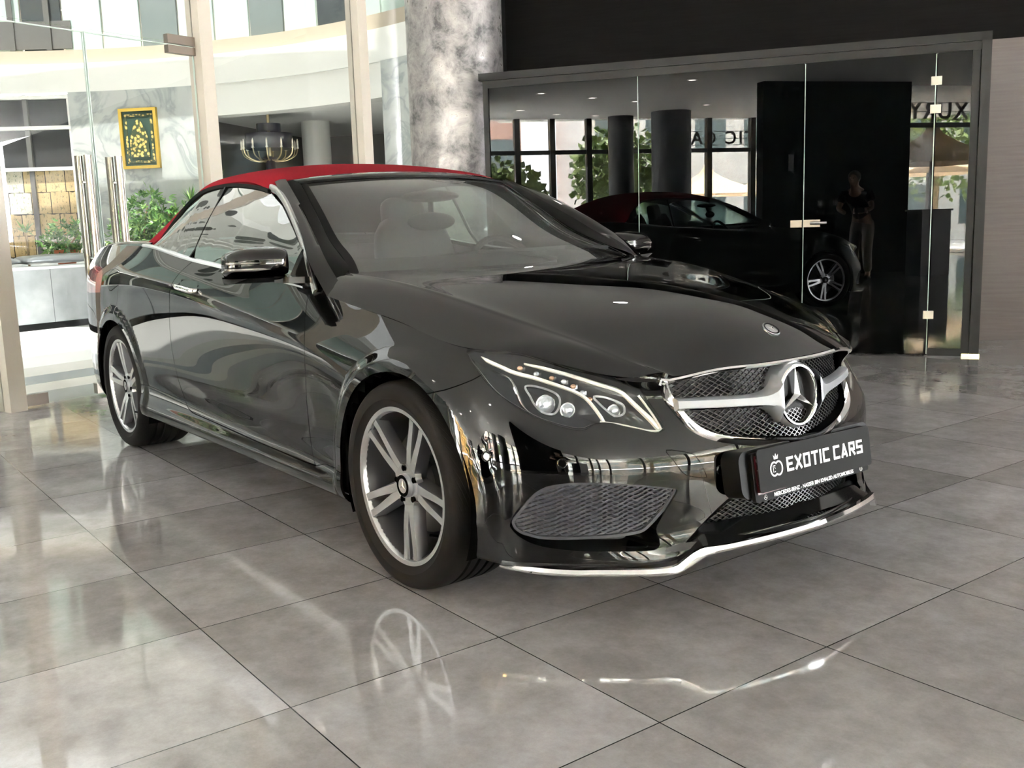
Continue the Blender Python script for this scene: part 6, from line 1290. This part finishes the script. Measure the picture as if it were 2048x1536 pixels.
mb = MB(); rows = [[(ix(y, z)-.13, y, z) for y in np.linspace(-.44, .44, 24)] for z in (.18, .29, .40)]; mb.grid(rows); mb.build('intake_back', BACKM, CI)
mb = MB()
for i in range(16): mb.box((.70+.03*rr_.random(), rr_.uniform(-.3, .3), rr_.uniform(.235, .34)), (.02, rr_.uniform(.03, .10), .010))
mb.build('intake_fittings', MATS['fitting_grey'], CI)
lo = [np.array(p) for p in poly for p in [(ix(*p), p[0], p[1])]]; mb = MB(); mb.grid([[p+[.004, 0, 0] for p in lo+[lo[0]]], [p-[.12, 0, 0] for p in lo+[lo[0]]]]); mb.build('intake_wall', DARK, CI, ang=50)
# bright splitter edge, from one corner round the nose to the other
SP = [(.400,-.792,.163),(.422,-.782,.160),(.470,-.757,.157),(.524,-.72,.155),(.575,-.672,.153),(.616,-.622,.152),(.690,-.540,.152),(.745,-.468,.154),(.762,-.440,.166),(.780,-.405,.190),(.796,-.375,.202),(.822,-.28,.206),(.846,-.16,.209),(.866,0,.213)]
sp = smooth_line(SP, 4); sp = list(sp)+[p*[1, -1, 1] for p in sp[::-1][1:]]; secs = []
for p in sp:
    k_ = min(1, max(0, (.80-abs(p[1]))/.05)); b_ = .010+.010*math.exp(-((abs(p[1])-.42)/.05)**2); secs.append([(-.006, -.003), (.012, -.004), (.014, b_*.2), (.008, b_*k_+.002), (-.006, b_*k_+.002)])
mb = MB(); mb.sweep(sp, secs, (0, 0, 1)); mb.build('splitter_trim', CHROME, CAR, ang=40)
mb = MB(); rows = []
for p in sp: rows.append([p+[-.004, 0, .010], p+[-.03, -.02*np.sign(p[1]), .030], p+[-.06, -.03*np.sign(p[1]), .055]])
mb.grid(rows); mb.build('splitter', GLOSSB, CAR, ang=60)
# parking sensors
for sg in (-1, 1):
    for q in UV['sensors']:
        p, nn = onF([q], .0005, sg); n3 = nn[0]; e1 = np.cross([0, 0, 1], n3); e1 /= np.linalg.norm(e1); e2 = np.cross(n3, e1); q3 = frame(p[0], e1, e2, n3)
        mb = MB(); mb.tube([q3(.0125*cos(a), .0125*sin(a), .001) for a in np.linspace(0, 2*pi, 24, endpoint=False)], .0022, 6, closed=True); o = mb.build('parking_sensor', GLOSSB, CAR)
        mb = MB(); mb.add([q3(.009*cos(a), .009*sin(a), .001) for a in np.linspace(0, 2*pi, 20, endpoint=False)], [tuple(range(20))]); mb.build('sensor_face', PAINT, o, smooth=False)
# bonnet badge
bp, bn = HOOD.pn([HOOD.uk[6]], [10.0]); 
uu = np.linspace(HOOD.uk[5], HOOD.uk[7], 60); pp, nn = HOOD.pn(uu, np.full(60, 9.999)); i = np.argmin(np.abs(pp[:, 0]-.697)); c_, n3 = pp[i], nn[i]; n3 = n3*[1, 0, 1]; n3 /= np.linalg.norm(n3)
Q = frame(c_*[1, 0, 1], (0, 1, 0), np.cross(n3, (0, 1, 0)), n3)
mb = MB(); V = []; prof = [(.0, .0042), (.018, .0042), (.0195, .0034), (.0265, .0034), (.0285, .0022), (.029, -.002)]
for i in range(48):
    for r_, c in prof: V.append(Q(r_*cos(2*pi*i/48), r_*sin(2*pi*i/48), c))
mb.add(V, [(i*6+j, ((i+1) % 48)*6+j, ((i+1) % 48)*6+j+1, i*6+j+1) for i in range(48) for j in range(5)]); bd = mb.build('bonnet_badge', SATIN, CAR, ang=40)
mb = MB(); star(mb, lambda a, b, c=0: Q(a, b, c+.0044), .017, .004, .0015, rot=-pi/2); mb.build('badge_star', CHROME, bd, ang=8)
mb = MB(); V = []
for i in range(40):
    for r_ in (.0205, .0255): V.append(Q(r_*cos(2*pi*i/40), r_*sin(2*pi*i/40), .0037))
mb.add(V, [(i*2, ((i+1) % 40)*2, ((i+1) % 40)*2+1, i*2+1) for i in range(40)]); mb.build('badge_band', MATTB, bd)
# ---------------------------------------------------------------- number plate, its frame and the dealer's board over it
NP = empty('number_plate', parent=CAR); NP.location = (0, 0, 0)
tl = radians(9)
Qp = frame((.864, -.022, .402), (0, 1, 0), (sin(tl)*-1, 0, cos(tl)), (cos(tl), 0, sin(tl)))
def slab(name, y0, y1, z0, z1, d0, d1, m, rad=.006, par=NP, rot=0, Qf=Qp):
    cy_, cz_ = (y0+y1)/2, (z0+z1)/2; P_ = []
    for (sx_, sz_, a0) in ((1, 1, 0), (-1, 1, 90), (-1, -1, 180), (1, -1, 270)):
        for a in range(0, 91, 18):
            aa = radians(a0+a); P_.append(((y1-y0)/2*sx_-rad*sx_+rad*cos(aa), (z1-z0)/2*sz_-rad*sz_+rad*sin(aa)))
    P_ = [(cy_+x*cos(rot)-z*sin(rot), cz_+x*sin(rot)+z*cos(rot)) for x, z in P_]; n_ = len(P_)
    mb = MB(); mb.add([Qf(x, z, d0) for x, z in P_]+[Qf(x, z, d1) for x, z in P_], [tuple(range(n_)), tuple(range(2*n_-1, n_-1, -1))]+[(i, i+n_, (i+1) % n_+n_, (i+1) % n_) for i in range(n_)]); return mb.build(name, m, par, ang=30)
slab('plate_holder', -.30, .30, -.055, .075, -.075, -.012, SEAL, .03)
slab('plate_frame', -.262, .262, -.068, .066, -.012, .000, MATTB, .008)
slab('qatari_plate', -.252, .252, -.048, .058, .000, .0015, PLRED, .004)
def lettering(name, body, size, y, z, d, m, par, rot=0, bold=0, sp=1, sx=1, align='CENTER', Qf=Qp, ex=.0004):
    V, F_ = text_mesh(body, size, ex, sp, bold, align); mb = MB(); mb.add([Qf(y+(a*sx)*cos(rot)-b2*sin(rot), z+(a*sx)*sin(rot)+b2*cos(rot), d+c) for a, b2, c in V], F_); return mb.build(name, m, par, smooth=False, fix=False)
# reading direction: seen from the front, +y is to the reader's right
for ch, zz in (('Q', .044), ('A', .024), ('T', .004), ('A', -.016), ('R', -.036)): lettering('plate_letter', ch, .021, -.238, zz, .0018, WHITE, NP, bold=.0006)
lettering('frame_lettering', 'MERCEDES-BENZ - NASSER BIN KHALED AUTOMOBILES', .0150, 0, -.0590, .0004, WHITE, NP, bold=.0003, sx=.99)
for y_ in (-.222, .222):
    mb = MB(); mb.tube([Qp(y_+.0062*cos(a), -.0585+.0062*sin(a), .001) for a in np.linspace(0, 2*pi, 20, endpoint=False)], .0007, 4, closed=True); star(mb, lambda a, b, c=0: Qp(y_+a, -.0585+b, .001+c), .0060, .0012, .0004); mb.build('frame_star', WHITE, NP)
BRD = empty('dealer_board', parent=CAR); r0 = radians(-1.0)
slab('board', -.250, .268, -.048, .070, .006, .010, PLATE, .010, BRD, r0)
Qb = lambda a, b, c=0: Qp(.016+a*cos(r0)-b*sin(r0), .013+a*sin(r0)+b*cos(r0), c)
def stroke_letters(Qf, word, x0, H, Wd, gap, t_, m, par):
    """square-cut poster lettering drawn as bars"""
    G = {'E': [(0,0,0,1),(0,1,1,1),(0,.5,.8,.5),(0,0,1,0)], 'X': [(0,0,1,1),(0,1,1,0)], 'O': [(0,0,0,1),(1,0,1,1),(0,1,1,1),(0,0,1,0)], 'T': [(.5,0,.5,1),(0,1,1,1)], 'I': [(0,0,0,1)],
         'C': [(0,0,0,1),(0,1,1,1),(0,0,1,0)], 'A': [(0,0,.5,1),(1,0,.5,1),(.35,.18,.8,.18)], 'R': [(0,0,0,1),(0,1,1,1),(1,1,1,.45),(1,.45,.1,.45),(.45,.45,1,0)], 'S': [(0,1,1,1),(0,1,0,.5),(0,.5,1,.5),(1,.5,1,0),(0,0,1,0)]}
    x = x0
    for ch in word:
        if ch == ' ': x += Wd*.55; continue
        wd = Wd*(.0 if ch == 'I' else 1); mb = MB()
        for k, (a, b, c, d) in enumerate(G[ch]):
            p, q = np.array([x+a*wd, (b-.5)*(H-t_)]), np.array([x+c*wd, (d-.5)*(H-t_)]); u_ = (q-p)/np.linalg.norm(q-p); n_ = np.array([-u_[1], u_[0]])*t_/2; p = p-u_*t_/2; q = q+u_*t_/2; dz = .0007+.00003*k
            mb.add([Qf(*(p+n_), dz), Qf(*(q+n_), dz), Qf(*(q-n_), dz), Qf(*(p-n_), dz), Qf(*(p+n_), 0), Qf(*(q+n_), 0), Qf(*(q-n_), 0), Qf(*(p-n_), 0)], [(0,1,2,3),(7,6,5,4),(0,4,5,1),(1,5,6,2),(2,6,7,3),(3,7,4,0)])
        mb.build('board_letter', m, par, smooth=False, fix=False); x += wd+gap
Qt = lambda a, b, c=0: Qb(a, b, .010+c)
stroke_letters(Qt, 'EXOTIC CARS', -.142, .040, .0225, .0150, .0075, WHITE, BRD)
# crest: two facing C shapes with a crown
mb = MB()
for cx_, a0, a1 in ((-.200, 50, 310), (-.181, -130, 130)): mb.sweep([Qt(cx_+.0155*cos(a), -.004+.0185*sin(a), .0006) for a in np.radians(np.linspace(a0, a1, 22))], [(-.0022, -.0004), (.0022, -.0004), (.0022, .0004), (-.0022, .0004)], Qt(0, 0, 1)-Qt(0, 0, 0))
mb.add([Qt(a, b, .0007) for a, b in ((-.205, -.013), (-.203, -.013), (-.203, .006), (-.205, .006), (-.195, .006), (-.195, .003), (-.195, -.002), (-.195, -.005), (-.195, -.010), (-.195, -.013))], [(0, 1, 2, 3), (3, 2, 5, 4), (2, 6, 7, 2)[:3], (0, 1, 8, 9)])
mb.add([Qt(-.190+a, .022+b, .0008) for a, b in ((-.008, 0), (.008, 0), (.011, .013), (.005, .006), (0, .016), (-.005, .006), (-.011, .013))], [(0, 1, 2, 3), (0, 3, 4, 5), (0, 5, 6)])
mb.build('crest', WHITE, BRD, smooth=False, fix=False)
